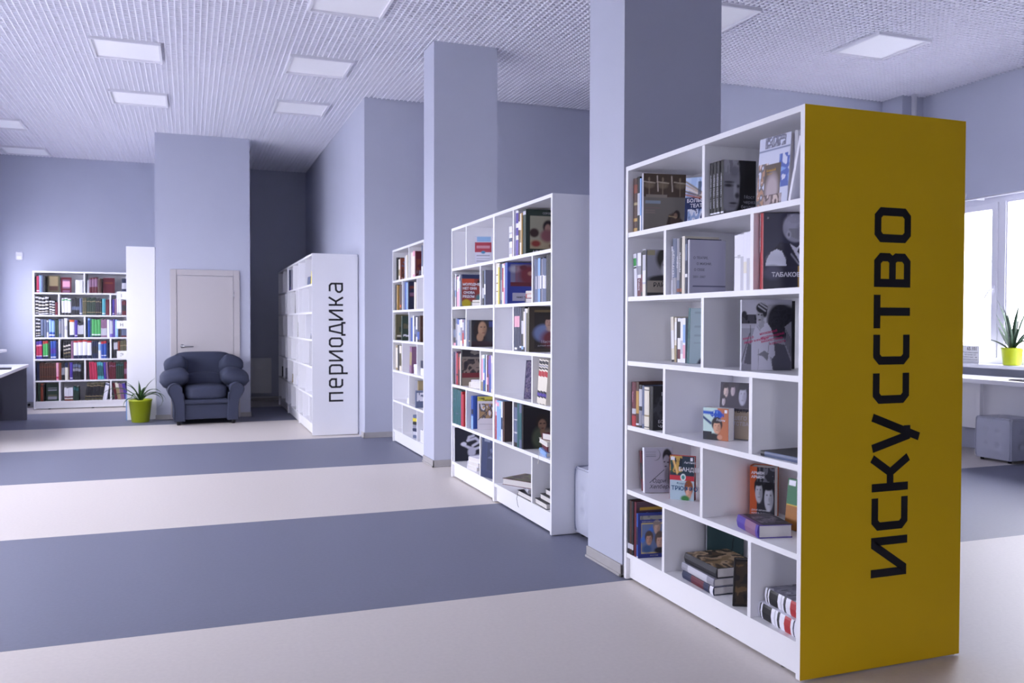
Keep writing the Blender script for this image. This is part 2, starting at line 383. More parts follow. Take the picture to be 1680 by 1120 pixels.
def lower(ch, w, h, s, c):
    a, b, y0, y1, xm, ym = s/2, w-s/2, s/2, h-s/2, w/2, h/2
    if ch == 'п': return [([(a, 0), (a, y1), (b, y1), (b, 0)], False)]
    if ch == 'е': return [([(b, y0), (a+c, y0), (a, y0+c), (a, y1-c), (a+c, y1), (b-c, y1), (b, y1-c), (b, ym), (a, ym)], False)]
    if ch == 'р': return [([(a, -h*.32), (a, y1), (b-c, y1), (b, y1-c), (b, y0+c), (b-c, y0), (a, y0)], False)]
    if ch == 'и': return [([(a, h), (a, y0), (a+s*.4, y0), (b-s*.4, y1), (b, y1), (b, 0)], False)]
    if ch == 'о': return [([(a+c, y0), (b-c, y0), (b, y0+c), (b, y1-c), (b-c, y1), (a+c, y1), (a, y1-c), (a, y0+c)], True)]
    if ch == 'д': return [([(-.02*h, -h*.17), (-.02*h, y0), (w+.02*h, y0), (w+.02*h, -h*.17)], False), ([(w*.10, y0), (w*.34, y1), (w*.66, y1), (w*.90, y0)], False)]
    if ch == 'к': return [([(a, 0), (a, h)], False), ([(a, ym), (w*.48, ym)], False), ([(w-s*.5, h), (w*.46, ym), (w-s*.5, 0)], False)]
    if ch == 'а': return [([(a+c*.3, y1), (b-c, y1), (b, y1-c), (b, 0)], False), ([(b, ym*1.05), (a+c, ym*.98), (a, ym*.98-c), (a, y0+c), (a+c, y0), (b, y0)], False)]
def text_mesh(txt, size, m, shear=0, bold=0, align='LEFT', spacing=1.0, key={}):
    k = (txt, size, m.name, shear, bold, align, spacing)
    if k in key: return key[k]
    cu = bpy.data.curves.new('lettering', 'FONT'); cu.body = txt; cu.size = size; cu.shear = shear; cu.offset = bold; cu.align_x = align; cu.space_line = spacing; cu.resolution_u = 2
    o = bpy.data.objects.new('lettering_tmp', cu); C.objects.link(o)
    me = bpy.data.meshes.new_from_object(o.evaluated_get(bpy.context.evaluated_depsgraph_get()))
    bpy.data.objects.remove(o); bpy.data.curves.remove(cu)
    me.materials.clear(); me.materials.append(m); key[k] = me
    return me
def ink(h): return mat('ink_'+h, lin(h), .5, .3)

# ------------------------------------------------------------------ bookcases
BT = .023
ROWZ = [1.765, 1.442, 1.118, .792, .465, .140]       # upper faces of the shelves, top row first
def frame_M(x, y, rz): return Matrix.Translation((x, y, 0)) @ Matrix.Rotation(rz, 4, 'Z')
def bookcase(name, label, M, bays, depth, rowz=ROWZ, H=2.1, div=None, double=False, end=None, plinth=True):
    """bays: list of widths, div[bay][row] = divider positions in the bay; local x along the front, y inward"""
    t = empty(name, M, label, 'bookcase'); Wd = sum(bays); full = depth*2+.012 if double else depth
    ends = []
    sp = bx('side_panel', 0, 0, .006, BT, full, H, LAM, t); ep = bx('end_panel' if end else 'side_panel', Wd-BT, 0, .006, Wd, full, H, [LAM, end] if end else LAM, t)
    if end:
        for p in ep.data.polygons:
            if p.normal.x > .5: p.material_index = 1
    bx('top_panel', BT, .0, H-BT, Wd-BT, full, H, LAM, t)
    bx('back_panel', BT, depth, .02, Wd-BT, depth+.012, H-BT, LAM, t)
    x = 0
    for bi, bw in enumerate(bays):
        x0 = x+(BT if bi == 0 else BT*.75); x1 = x+bw-(BT if bi == len(bays)-1 else BT*.75)
        if bi: bx('upright', x-BT*.75, 0, .006, x+BT*.75, depth, H-BT, LAM, t)
        for r, z in enumerate(rowz):
            bx('shelf' if r < len(rowz)-1 else 'bottom_board', x0, .003, z-BT, x1, depth, z, LAM, t)
            ztop = (rowz[r-1]-BT) if r else H-BT
            for dx in (div[bi][r] if div else ()):
                bx('divider', x+dx-BT*.45, .005, z, x+dx+BT*.45, depth, ztop, LAM, t)
        bx('plinth', x0, .020, .013, x1, .036, rowz[-1]-BT, LAM, t)
        for fx in (x0+.18, (x0+x1)/2+.1, x1-.12):
            MB().lathe([(.018, 0.0003), (.018, .013)], 10, M=Matrix.Translation((fx, .05, 0))).obj('foot', DARKM, t)
        x += bw
    if double:
        for r, z in enumerate(rowz): bx('back_shelf', BT, depth+.012, z-BT, Wd-BT, full-.003, z, LAM, t)
        bx('back_plinth', BT, full-.036, .013, Wd-BT, full-.02, rowz[-1]-BT, LAM, t)
        MB().lathe([(.018, 0.0003), (.018, .013)], 10, M=Matrix.Translation((Wd-.05, full-.06, 0))).obj('foot', DARKM, t)
        MB().lathe([(.018, 0.0003), (.018, .013)], 10, M=Matrix.Translation((Wd-.05, .06, 0))).obj('foot', DARKM, t)
    return t, ep
one, two = [.700], [.380, 1.048]
MA = frame_M(2.078, 3.926, -PI/2)
A, Aend = bookcase('bookcase', 'white open bookcase with yellow end panel lettered in black, nearest the camera', MA, [1.363], .378, div=[[one, two]*3], double=True, end=YEL)
MBm = frame_M(2.073, 7.032, -PI/2)
bookcase('bookcase', 'white two-bay bookcase with plain end standing between the two columns', MBm, [1.0845, 1.0845], .378, div=[[[.398], [.757]]*3, [[.392], [.743]]*3], double=True)
MC = frame_M(2.090, 9.376, -PI/2)
bookcase('bookcase', 'white bookcase half hidden behind the farther column', MC, [1.36], .378, div=[[[.735], [.44, 1.07]]*3])
MD = frame_M(1.3145, 14.11, -PI/2)
DZ = [1.755, 1.43, 1.115, .80, .465, .14]
D, Dend = bookcase('bookcase', 'white magazine bookcase with tall black lettering on its end panel', MD, [1.34]*3, .522, rowz=DZ, div=[[[.68], [.4, 1.0]]*3]*3, end=LAM)
ME = frame_M(-2.18, 14.5, 0)
EZ = [1.745, 1.411, 1.076, .754, .433, .12]
bookcase('bookcase', 'white bookcase full of old volumes against the far wall behind the desk', ME, [1.38], .40, rowz=EZ, H=2.065, div=[[[.690], [.345, 1.045]]*3])
MF = frame_M(-.785, 14.42, -PI/2)
bookcase('bookcase', 'tall white end of a bookcase beside the closet wall behind the potted plant', MF, [1.90], .352, rowz=[1.95, 1.62, 1.30, .97, .64, .31], H=2.31)

# big lettering, running upward on the end panels
def end_letters(panel, word, fn, xs, top, hh, s, c, Wd, inkm, gap):
    """xs = list of (z start, width) for every letter; top = local y of the letters' heads"""
    for ch, (z0, w) in zip(word, xs):
        me = glyph_mesh('letter', fn(ch, w, hh, s, c), s, .0012, inkm)
        # glyph x -> +z, glyph up -> -local y, face normal -> +local x
        M = Matrix(((0, -1, 0, Wd+.0002), (0, 0, -1, top+hh), (1, 0, 0, z0), (0, 0, 0, 1)))
        o = link('letter', me, panel); o.matrix_local = M
AW = [(.350, .152), (.528, .123), (.675, .142), (.822, .152), (1.008, .115), (1.155, .113), (1.292, .126), (1.447, .128), (1.615, .131)]
end_letters(Aend, 'ИСКУССТВО', caps, AW, .322, .174, .031, .018, 1.363, BLK, 0)
DW = [(.391, .112), (.550, .114), (.707, .118), (.857, .129), (1.022, .114), (1.168, .133), (1.329, .128), (1.500, .111), (1.650, .118)]
end_letters(Dend, 'периодика', lower, DW, .188, .165, .022, .022, 4.02, BLK, 0)

# ------------------------------------------------------------------ armchair
def cushion(lx, ly, lz, e=.45, n=12, bulge=0.0):
    """rounded pillow box centred on the origin"""
    b = bmesh.new(); bmesh.ops.create_cube(b, size=2); bmesh.ops.subdivide_edges(b, edges=b.edges, cuts=n-1, use_grid_fill=True)
    vs = []
    for v in b.verts:
        p = v.co.copy(); k = 2/e
        q = (abs(p.x)**k+abs(p.y)**k+abs(p.z)**k)**(1/k); p = p/q
        bu = 1+bulge*(1-p.x*p.x)*(1-p.y*p.y)
        v.co = (p.x*lx/2, p.y*ly/2, p.z*lz/2*bu)
    return b
def cush_obj(name, lx, ly, lz, m, parent, M, e=.45, bulge=0, n=10):
    b = cushion(lx, ly, lz, e, n, bulge); me = bpy.data.meshes.new(name); b.to_mesh(me); b.free(); me.materials.append(m)
    for p in me.polygons: p.use_smooth = True
    return link(name, me, parent, M)
def pillow(name, lx, ly, lz, parent, M, n=14):
    """stuffed cushion: full in the middle, tapering to a seam all round"""
    f = lambda q: (1-abs(q)**3.2)**.55
    mb = MB(); vs = []; fs = []; k = n+1
    for sg in (1, -1):
        for j in range(k):
            for i in range(k):
                u, v = -1+2*i/n, -1+2*j/n; c = 1-.06*(u*u*v*v)
                vs.append((u*c*lx/2, v*c*ly/2, sg*lz/2*f(u)*f(v)))
    o = k*k
    for j in range(n):
        for i in range(n):
            a = j*k+i; fs.append((a, a+1, a+1+k, a+k)); fs.append((o+a, o+a+k, o+a+1+k, o+a+1))
    mb.add(vs, fs, 0, True); me = mb.mesh(name, SOFA); b = bmesh.new(); b.from_mesh(me); bmesh.ops.remove_doubles(b, verts=b.verts, dist=.0008); b.to_mesh(me); b.free()
    return link(name, me, parent, M)
def TR(x, y, z, rx=0, ry=0, rz=0): return Matrix.Translation((x, y, z)) @ Matrix.Rotation(R(rz), 4, 'Z') @ Matrix.Rotation(R(ry), 4, 'Y') @ Matrix.Rotation(R(rx), 4, 'X')
ac = empty('armchair', Matrix.Translation((.195, 11.70, 0)) @ Matrix.Rotation(R(3), 4, 'Z'), 'slate blue armchair with rolled arms and pillow armrests in front of the closet door', 'armchair')
# local: x right, y back (front at y = 0), z up
m = MB(); m.box(-.27, .03, .07, .27, .72, .26); m.obj('base_panel', SOFA, ac, bevel=.012)
m = MB(); m.box(-.268, .0, .262, .268, .66, .325); m.obj('front_rail', SOFA, ac, bevel=.022)
cush_obj('seat_cushion', .53, .64, .18, SOFA, ac, TR(0, .315, .405), .42, .12)
cush_obj('backrest', .80, .26, .62, SOFA, ac, TR(0, .67, .60, rx=-13), .40, .0)
cush_obj('lumbar_cushion', .50, .16, .20, SOFA, ac, TR(0, .53, .535, rx=-10), .6, .1)
def arm(s):
    a = empty('arm', None); a.parent = ac
    # keyhole outline seen from the front: narrow post with a scroll on top
    prof = [(.255, .05), (.385, .05), (.385, .20), (.40, .30), (.43, .36)]
    cx, cz, r = .375, .445, .092
    for k in range(15):
        t = R(-38+k*(218+20)/14.0); prof.append((cx+r*math.cos(t), cz+r*math.sin(t)))
    prof += [(.268, .40), (.258, .30)]
    n = len(prof); vs = []; ys = [(.0, .93), (.012, 1.0), (.68, 1.0), (.70, .96)]
    px = sum(p[0] for p in prof)/n; pz = sum(p[1] for p in prof)/n
    for yy, k in ys:
        for x, z in prof: vs.append((s*(px+(x-px)*k), yy-.005, pz+(z-pz)*k if z > .06 else z))
    fs = []
    for i in range(len(ys)-1):
        for k in range(n):
            q = (i*n+k, i*n+(k+1) % n, (i+1)*n+(k+1) % n, (i+1)*n+k); fs.append(q if s < 0 else q[::-1])
    fs.append(tuple(range(n)) if s > 0 else tuple(range(n-1, -1, -1))); e = (len(ys)-1)*n
    fs.append(tuple(range(e+n-1, e-1, -1)) if s > 0 else tuple(range(e, e+n)))
    mb = MB(); mb.add(vs, fs, 0, False); body = mb.obj('arm_body', SOFA, a)
    mb = MB(); loop = [(s*(px+(x-px)*.90), -.006, pz+(z-pz)*.93) for x, z in prof[1:]]; mb.tube(loop, .0065, 6); mb.obj('piping', PIPE, a)
    pillow('lower_pillow', .37, .60, .25, a, TR(s*.372, .36, .585, ry=s*16))
    pillow('upper_pillow', .30, .38, .25, a, TR(s*.345, .50, .735, ry=s*24, rx=-14))
    return a
arm(-1); arm(1)
for x, y in ((-.33, .05), (.33, .05), (-.33, .64), (.33, .64)):
    m = MB(); m.lathe([(.022, .0005), (.028, .05), (.03, .07)], 12, M=Matrix.Translation((x, y, 0))); m.obj('foot', DARKM, ac)

# ------------------------------------------------------------------ ottomans
def ottoman(M, label, w=.42, h=.43):
    t = empty('ottoman', M, label, 'ottoman', 'tufted silver ottomans')
    n = 20; hw = w/2; bu = [(-1/3, -1/3), (1/3, -1/3), (-1/3, 1/3), (1/3, 1/3)]
    def disp(u, v):
        d = -.012*((abs(u)**6+abs(v)**6))+.006*(1-u*u)*(1-v*v)
        for a, b in bu: d -= .022*math.exp(-((u-a)**2+(v-b)**2)/.010)
        for a, b, vert in ((-1/3, 0, 1), (1/3, 0, 1), (-1/3, 0, 0), (1/3, 0, 0)):
            q, r = (u, v) if vert else (v, u)
            if abs(r) < .36: d -= .006*math.exp(-((q-a)**2)/.0012)
        return d
    b = MB()
    z0 = .025; hh = h-z0
    for k in range(5):
        vs = []
        for j in range(n+1):
            for i in range(n+1):
                u, v = -1+2*i/n, -1+2*j/n; d = disp(u, v)
                if k < 4:
                    p = Vector((u*hw, -hw-d, z0+hh*(v+1)/2)); p = Matrix.Rotation(k*PI/2, 3, 'Z') @ p
                else: p = Vector((u*hw, v*hw, h+d))
                # round the box edges
                c = Vector((max(-hw+.02, min(hw-.02, p.x)), max(-hw+.02, min(hw-.02, p.y)), max(z0+.02, min(h-.02, p.z))))
                q = p-c
                if q.length > .02: p = c+q.normalized()*.02 if sum(abs(x) > 1e-6 for x in q) > 1 else p
                vs.append(p)
        b.add(vs, [(j*(n+1)+i, j*(n+1)+i+1, (j+1)*(n+1)+i+1, (j+1)*(n+1)+i) for j in range(n) for i in range(n)], 0, True)
    b.box(-hw+.012, -hw+.012, z0, hw-.012, hw-.012, z0+.01)
    me = b.mesh('upholstery', LEATH); bm = bmesh.new(); bm.from_mesh(me); bmesh.ops.remove_doubles(bm, verts=bm.verts, dist=.0015); bm.to_mesh(me); bm.free()
    link('upholstery', me, t)
    bt = MB().lathe([(0, .004), (.006, .0035), (.010, .0), (.010, -.003)], 10, cap=False).mesh('button', BUTM)
    for k in range(5):
        for u, v in bu:
            if k < 4: Mb = Matrix.Rotation(k*PI/2, 4, 'Z') @ Matrix.Translation((u*hw, -hw+.0235, z0+hh*(v+1)/2)) @ Matrix.Rotation(PI/2, 4, 'X')
            else: Mb = Matrix.Translation((u*hw, v*hw, h-.0235))
            link('button', bt, t, Mb)
    for x in (-1, 1):
        for y in (-1, 1): MB().lathe([(.016, .0004), (.018, .026)], 10, M=Matrix.Translation((x*(hw-.05), y*(hw-.05), 0))).obj('foot', DARKM, t)
ottoman(frame_M(2.425, 4.645, 0), 'silver tufted ottoman wedged between the nearest column and middle bookcase')
ottoman(frame_M(7.345, 6.09, 0), 'silver tufted ottoman in shade under the window desk on the right', .40, .42)
ottoman(frame_M(-2.50, 12.45, 0), 'silver tufted ottoman at the left picture edge under the left desk', .42, .42)

# ------------------------------------------------------------------ desks and things on them
ds = empty('desk', (0, 0, 0), 'long white desk under the window on the right', 'desk')
bx('desk_top', 6.95, 2.2, .745, 7.50, 7.30, .788, LAM, ds, bevel=.004)
for y in (2.5, 6.42): bx('leg', 7.36, y, .0005, 7.41, y+.05, .7445, LAM, ds, bevel=.003)
bx('end_panel', 6.99, 7.24, .0005, 7.48, 7.265, .7445, LAM, ds); bx('modesty_panel', 7.465, 2.3, .25, 7.482, 7.235, .7445, LAM, ds)
ds = empty('desk', (-2.2, 12, 0), 'white desk end with grey side panel at the left edge of the picture', 'desk')
m = MB(); P4 = [(-2.73, 10.55), (-1.90, 10.55), (-2.03, 13.12), (-2.73, 13.12)]
P4 = [(a+2.2, b-12) for a, b in P4]
m.add([(x, y, .705) for x, y in P4]+[(x, y, .742) for x, y in P4], [(3, 2, 1, 0), (4, 5, 6, 7)]+[(i, (i+1) % 4, 4+(i+1) % 4, 4+i) for i in range(4)]); m.obj('desk_top', LAM, ds, bevel=.003)
GLAM = mat('grey_laminate', (.17, .17, .21), .45, .35, noise=.02, nscale=5)
bx('leg_panel', -2.70+2.2, 1.055, .0005, -2.045+2.2, 1.08, .7045, GLAM, ds)
bx('leg_panel', -2.70+2.2, -1.40, .0005, -2.30+2.2, -1.375, .7045, GLAM, ds)
bx('cable_grommet', -2.14+2.2, .95, .697, -2.09+2.2, 1.0, .7045, DARKM, ds)
nb = empty('notebook', Matrix.Translation((-2.16, 11.75, .742)) @ Matrix.Rotation(R(8), 4, 'Z'), 'dark closed notebook computer on the left desk', 'laptop')
m = MB(); m.box(-.16, -.12, .0005, .16, .12, .012); m.obj('base', DARKM, nb, bevel=.003)
m = MB(); m.box(-.16, -.118, .0125, .16, .12, .02); m.obj('lid', mat('dark_blue_plastic', (.02, .022, .04), .35), nb, bevel=.003)
tb = empty('tablet_computer', Matrix.Translation((7.12, 5.68, .788)) @ Matrix.Rotation(R(-14), 4, 'Z'), 'dark tablet in a folding case lying on the right desk', 'tablet')
m = MB(); m.box(-.10, -.16, .0005, .10, .16, .009); m.obj('case', DARKM, tb, bevel=.003)
m = MB(); m.box(-.09, -.15, .0092, .09, .15, .014); m.obj('screen', mat('dark_glass', (.01, .01, .014), .15, .5), tb, bevel=.001)
sg = empty('notice_card', Matrix.Translation((7.60, 6.72, WZ0-.0018)) @ Matrix.Rotation(R(-98), 4, 'Z'), 'small printed notice card standing on the right window sill', 'notice card')
m = MB(); m.box(-.16, -.004, .0005, .09, 0, .185); m.obj('card', CARD, sg)
bx('stand', -.15, .0, .0005, .08, .05, .006, CARD, sg)
for i, (tx, sz, w) in enumerate((('65.101', .052, 1), ('Общественное здание', .020, 0), ('ЧИТАЛЬНЫЙ ЗАЛ', .019, 0), ('Библиотечный фонд', .020, 0), ('пользование бесплатно', .018, 0))):
    o = link('lettering', text_mesh(tx, sz, ink('#20202a'), bold=.001*w, align='CENTER'), sg)
    o.matrix_local = Matrix(((1, 0, 0, -.035 if i else -.01), (0, 0, -1, -.0045), (0, 1, 0, .135-.024*i-(.004 if i else 0)), (0, 0, 0, 1)))

# ------------------------------------------------------------------ potted plants
def leaf(mb, base, az, length, width, rise, droop, n=9, fold=.25, twist=0):
    """one long arching strap leaf"""
    d = Vector((math.cos(az), math.sin(az), 0)); side = Vector((-math.sin(az), math.cos(az), 0)); pts = []
    p = Vector(base); el = rise; st = length/n
    for i in range(n+1):
        t = i/n; w = width*(math.sin(PI*min(1, .12+t*.95))**.7 if t < 1 else 0)*(1-.35*t)
        pts.append((p.copy(), w, el)); p = p+(d*math.cos(el)+Vector((0, 0, 1))*math.sin(el))*st; el -= droop/n*(1.0+t)
    vs = []
    for p, w, el in pts:
        nrm = Vector((0, 0, 1))*math.cos(el)-d*math.sin(el)
        vs += [p-side*w/2+nrm*w*fold, p, p+side*w/2+nrm*w*fold, p-nrm*.0012]
    fs = []
    for i in range(n):
        a = i*4; b = a+4
        fs += [(a, a+1, b+1, b), (a+1, a+2, b+2, b+1), (a, b, b+3, a+3), (a+3, b+3, b+2, a+2)]
    mb.add(vs, fs, 0, True)
def pot(M, label, r1, r0, h, rimh=.02):
    t = empty('potted_plant', M, label, 'potted plant')
    m = MB(); m.lathe([(0, .001), (r0-.01, .001), (r0, .006), (r1-.002, h-rimh), (r1+.001, h-rimh), (r1+.003, h), (r1-.006, h), (r1-.010, h-.03), (0, h-.03)], 36, cap=False); m.obj('pot', LIME, t)
    m = MB(); m.lathe([(0, h-.026), (r1-.016, h-.030)], 24, cap=False); m.obj('soil', SOIL, t)
    return t
pl = pot((-.612, 12.29, 0), 'strap-leaved plant in a lime green pot on the floor beside the armchair', .143, .108, .297)
random.seed(5)
specs = [(R(-12), .50, .036, R(66), R(170)), (R(10), .36, .04, R(80), R(35)), (R(182), .60, .042, R(58), R(95)), (R(190), .44, .045, R(48), R(80)), (R(322), .40, .04, R(66), R(80)), (R(250), .34, .045, R(60), R(90)), (R(290), .36, .042, R(70), R(60)), (R(218), .36, .04, R(74), R(50)), (R(330), .34, .045, R(52), R(80)), (R(215), .30, .04, R(40), R(100)), (R(20), .40, .042, R(52), R(95)), (R(262), .30, .04, R(84), R(20)), (R(200), .34, .04, R(78), R(40))]
for az, L, w, ri, dr in specs:
    m = MB(); leaf(m, (.015*math.cos(az), .015*math.sin(az), .27), az, L, w, ri, dr); m.obj('leaf', LEAF, pl)
m = MB(); m.tube([(0, 0, .265), (.004, 0, .30), (0, .004, .34)], [.016, .013, .006]); m.obj('stem', LEAF2, pl)
pl = pot((7.605, 6.27, WZ0-.0018), 'spiky dark succulent in a lime green pot on the right window sill', .098, .080, .175, .012)
specs = [(R(100), .52, .05, R(82), R(12)), (R(250), .50, .055, R(84), R(10)), (R(170), .46, .05, R(84), R(10)), (R(300), .56, .05, R(80), R(14)), (R(90), .40, .05, R(68), R(5)), (R(75), .34, .045, R(45), R(-10)), (R(110), .26, .04, R(38), R(20)), (R(280), .40, .045, R(62), R(30)), (R(200), .42, .05, R(76), R(8)), (R(20), .38, .045, R(72), R(15)), (R(330), .44, .045, R(60), R(60)), (R(60), .28, .04, R(58), R(0)), (R(260), .34, .04, R(50), R(70))]
for az, L, w, ri, dr in specs:
    m = MB(); leaf(m, (.02*math.cos(az), .02*math.sin(az), .145), az, L, w, ri, dr, fold=.35); m.obj('leaf', LEAF2, pl)

# alphabet divider tags sticking out of the tall bookcase, and a blue folder at its foot
for z, ch in ((1.66, 'I'), (1.27, 'Н'), (.87, 'Э')):
    tg = empty('divider_tag', (-.785, 12.60, z), 'white letter tag, %s of three, jutting from the tall bookcase end' % {'I': 'highest', 'Н': 'middle', 'Э': 'lowest'}[ch], 'divider tag', 'alphabet divider tags')
    bx('plate', -.125, 0, -.05, .02, .002, .055, CARD, tg)
    o = link('letter', text_mesh(ch, .06, ink('#202028'), align='CENTER'), tg); o.matrix_local = Matrix(((1, 0, 0, -.065), (0, 0, -1, -.0006), (0, 1, 0, -.02), (0, 0, 0, 1)))
tag(MB().box(-.802, 12.55, .0005, -.788, 12.75, .36).obj('folder', mat('pale_blue_card', (.22, .36, .62), .5)), 'narrow pale blue folder standing against the tall bookcase behind the plant', 'folder')

# ------------------------------------------------------------------ books
GAIN = 1.12
PAL = dict(black='#141418', dark='#26262c', navy='#1c2444', blue='#2f4f9e', lblue='#86a8d8', sky='#9cc0e6', slate='#5a6480', grey='#8a8a96', lgrey='#b8b8c2', white='#dedee8', cream='#d8d2c4', tan='#9a8a68', olive='#5a5640', brown='#4a3028', rust='#7a3a28', maroon='#5c1e2c', red='#a82c34', crimson='#b03050', orange='#c8602c', pink='#d89aae', mauve='#84607c', purple='#4c3a94', violet='#6a5aa8', green='#2f6a48', lgreen='#4aa05a', dgreen='#26382f', teal='#2c5a60', lteal='#4a98a4', yellow='#d0c040', ochre='#b08a48')
def col(c): return np.array(lin(PAL.get(c, c), GAIN))
NAMES = dict(black='black', dark='charcoal', navy='navy blue', blue='blue', lblue='pale blue', sky='sky blue', slate='slate', grey='grey', lgrey='light grey', white='white', cream='cream', tan='tan', olive='olive brown', brown='brown', rust='rust brown', maroon='maroon', red='red', crimson='crimson', orange='orange', pink='pink', mauve='mauve', purple='purple', violet='violet', green='green', lgreen='bright green', dgreen='dark green', teal='teal', lteal='turquoise', yellow='yellow', ochre='ochre')
def colour_attr(me, cols):
    a = me.color_attributes.new('Col', 'FLOAT_COLOR', 'CORNER'); arr = np.ones((len(me.loops), 4), np.float32); i = 0
    for p, c in zip(me.polygons, cols): arr[p.loop_start:p.loop_start+p.loop_total, :3] = c
    a.data.foreach_set('color', arr.ravel())
PCOL = np.array((.70, .68, .66))
def cover_mesh(t, w, h, base, bands, hard=True, solid=False):
    """C-shaped case (or a solid block for far books) swept up the height; bands colour the spine"""
    b = .0028 if hard else .0012; b = min(b, t*.2); bu = min(.16*t, .007) if hard else 0.0
    out = [(0, w), (0, 0)]; k0 = 1
    if bu: out += [(t*.15, -bu*.55), (t*.5, -bu), (t*.85, -bu*.55)]
    out += [(t, 0)]; k1 = len(out)-1; out += [(t, w)]
    if not solid: out += [(t-b, w), (t-b, b), (b, b), (b, w)]
    n = len(out); zs = sorted(set([0, 1]+[min(1, max(0, q)) for a in bands for q in a[:2]])); v = []; f = []; cl = []
    for z in zs: v += [(x, y, z*h) for x, y in out]
    bc = col(base)
    for i in range(len(zs)-1):
        zm = (zs[i]+zs[i+1])/2; sc = bc
        for a in bands:
            if a[0] <= zm <= a[1]: sc = col(a[2])
        for k in range(n):
            q = (k+1) % n; f.append((i*n+k, i*n+q, (i+1)*n+q, (i+1)*n+k)); cl.append(sc if k0 <= k < k1 else bc)
    f.append(tuple(range(n-1, -1, -1))); cl.append(bc); e = (len(zs)-1)*n; f.append(tuple(range(e, e+n))); cl.append(PCOL if solid else bc)
    me = bpy.data.meshes.new('cover'); me.from_pydata(v, [], f); me.materials.append(PRINT); colour_attr(me, cl)
    return me, b, bu
class Art:
    """flat cover print painted on a fine grid of vertices"""
    def __init__(s, bg, n=44, m=58):
        s.n, s.m = n, m; s.U, s.V = np.meshgrid(np.linspace(0, 1, n+1), np.linspace(0, 1, m+1)); s.a = np.tile(col(bg), (m+1, n+1, 1)); s.tx = []
    def put(s, mask, c, k=1.0):
        w = (mask*k)[..., None]; s.a = s.a*(1-w)+col(c)*w; return s
    def rect(s, x0, y0, x1, y1, c, k=1.0): return s.put(((s.U >= x0) & (s.U <= x1) & (s.V >= y0) & (s.V <= y1)).astype(float), c, k)
    def ell(s, cx, cy, rx, ry, c, soft=.15, k=1.0, rot=0):
        du, dv = s.U-cx, s.V-cy; ca, sa = math.cos(rot), math.sin(rot); d = np.sqrt(((du*ca+dv*sa)/rx)**2+((-du*sa+dv*ca)/ry)**2)
        return s.put(np.clip((1+soft-d)/(2*soft), 0, 1), c, k)
    def poly(s, pts, c, k=1.0):
        ins = np.zeros(s.U.shape, bool); n = len(pts)
        for i in range(n):
            (x0, y0), (x1, y1) = pts[i], pts[(i+1) % n]
            if y0 == y1: continue
            cr = ((s.V < y0) != (s.V < y1)) & (s.U < (x1-x0)*(s.V-y0)/(y1-y0)+x0); ins ^= cr
        return s.put(ins.astype(float), c, k)
    def line(s, x0, y0, x1, y1, w, c, k=1.0):
        d = np.array([x1-x0, y1-y0]); L = d@d; t = np.clip(((s.U-x0)*d[0]+(s.V-y0)*d[1])/L, 0, 1); q = np.hypot(s.U-x0-t*d[0], s.V-y0-t*d[1])
        return s.put(np.clip((w*1.5-q)/w, 0, 1), c, k)
    def noise(s, x0, y0, x1, y1, cs, sc=9, seed=1, k=.8):
        r = np.random.RandomState(seed); g = r.rand(sc+2, sc+2); x = s.U*sc; y = s.V*sc; i = np.floor(x).astype(int); j = np.floor(y).astype(int); fx, fy = x-i, y-j
        v = g[j, i]*(1-fx)*(1-fy)+g[j, i+1]*fx*(1-fy)+g[j+1, i]*(1-fx)*fy+g[j+1, i+1]*fx*fy
        v = (v-v.min())/(v.max()-v.min()+1e-6); msk = ((s.U >= x0) & (s.U <= x1) & (s.V >= y0) & (s.V <= y1))
        for q, c in enumerate(cs): s.put((msk & (v >= q/len(cs)) & (v <= (q+1)/len(cs))).astype(float), c, k)
        return s
    def face(s, cx, cy, r, skin, hair, shade, hr=1.25):
        s.ell(cx, cy+r*.38, r*.78*hr, r*.80*hr, hair, .10); s.ell(cx, cy-r*.10, r*.66, r*.92, skin, .10)
        s.ell(cx+r*.40, cy-r*.15, r*.26, r*.70, shade, .5, .55); s.ell(cx-r*.1, cy+r*.72, r*.7, r*.24, hair, .2)
        for q in (-.27, .27): s.ell(cx+q*r, cy+.16*r, r*.13, r*.05, hair, .4, .7)
        s.ell(cx+.05*r, cy-.16*r, r*.08, r*.17, shade, .5, .5); return s.ell(cx, cy-.50*r, r*.2, r*.05, hair, .5, .6)
    def text(s, t, x, y, size, c, al='LEFT', bold=0, shear=0, rot=0): s.tx.append((t, x, y, size, c, al, bold, shear, rot)); return s
    def build(s, t, w, h, parent):
        V = [(t+.0003, u*w, v*h) for u, v in zip(s.U.ravel(), s.V.ravel())]; q = s.n+1
        F = [(j*q+i, j*q+i+1, (j+1)*q+i+1, (j+1)*q+i) for j in range(s.m) for i in range(s.n)]
        me = bpy.data.meshes.new('cover_print'); me.from_pydata(V, [], F); me.materials.append(PRINT)
        a = me.color_attributes.new('Col', 'FLOAT_COLOR', 'POINT'); arr = np.ones((len(V), 4), np.float32); arr[:, :3] = np.clip(s.a, 0, 1).reshape(-1, 3); a.data.foreach_set('color', arr.ravel())
        link('cover_print', me, parent)
        for tx, x, y, sz, c, al, bd, sh, rot in s.tx:
            o = link('title', text_mesh(tx, sz*h, ink(PAL.get(c, c)), sh, bd, al, 1.0), parent)
            o.matrix_local = Matrix(((0, 0, 1, t+.0009), (1, 0, 0, x*w), (0, 1, 0, y*h), (0, 0, 0, 1))) @ Matrix.Rotation(rot, 4, 'Z')
ORD = ['first', 'second', 'third', 'fourth', 'fifth', 'sixth', 'seventh', 'eighth', 'ninth', 'tenth', 'eleventh', 'twelfth', 'thirteenth', 'fourteenth', 'fifteenth', 'sixteenth', 'seventeenth', 'eighteenth', 'nineteenth', 'twentieth']
ORD += ['twenty-'+q for q in ORD[:9]]+['thirtieth']+['thirty-'+q for q in ORD[:9]]
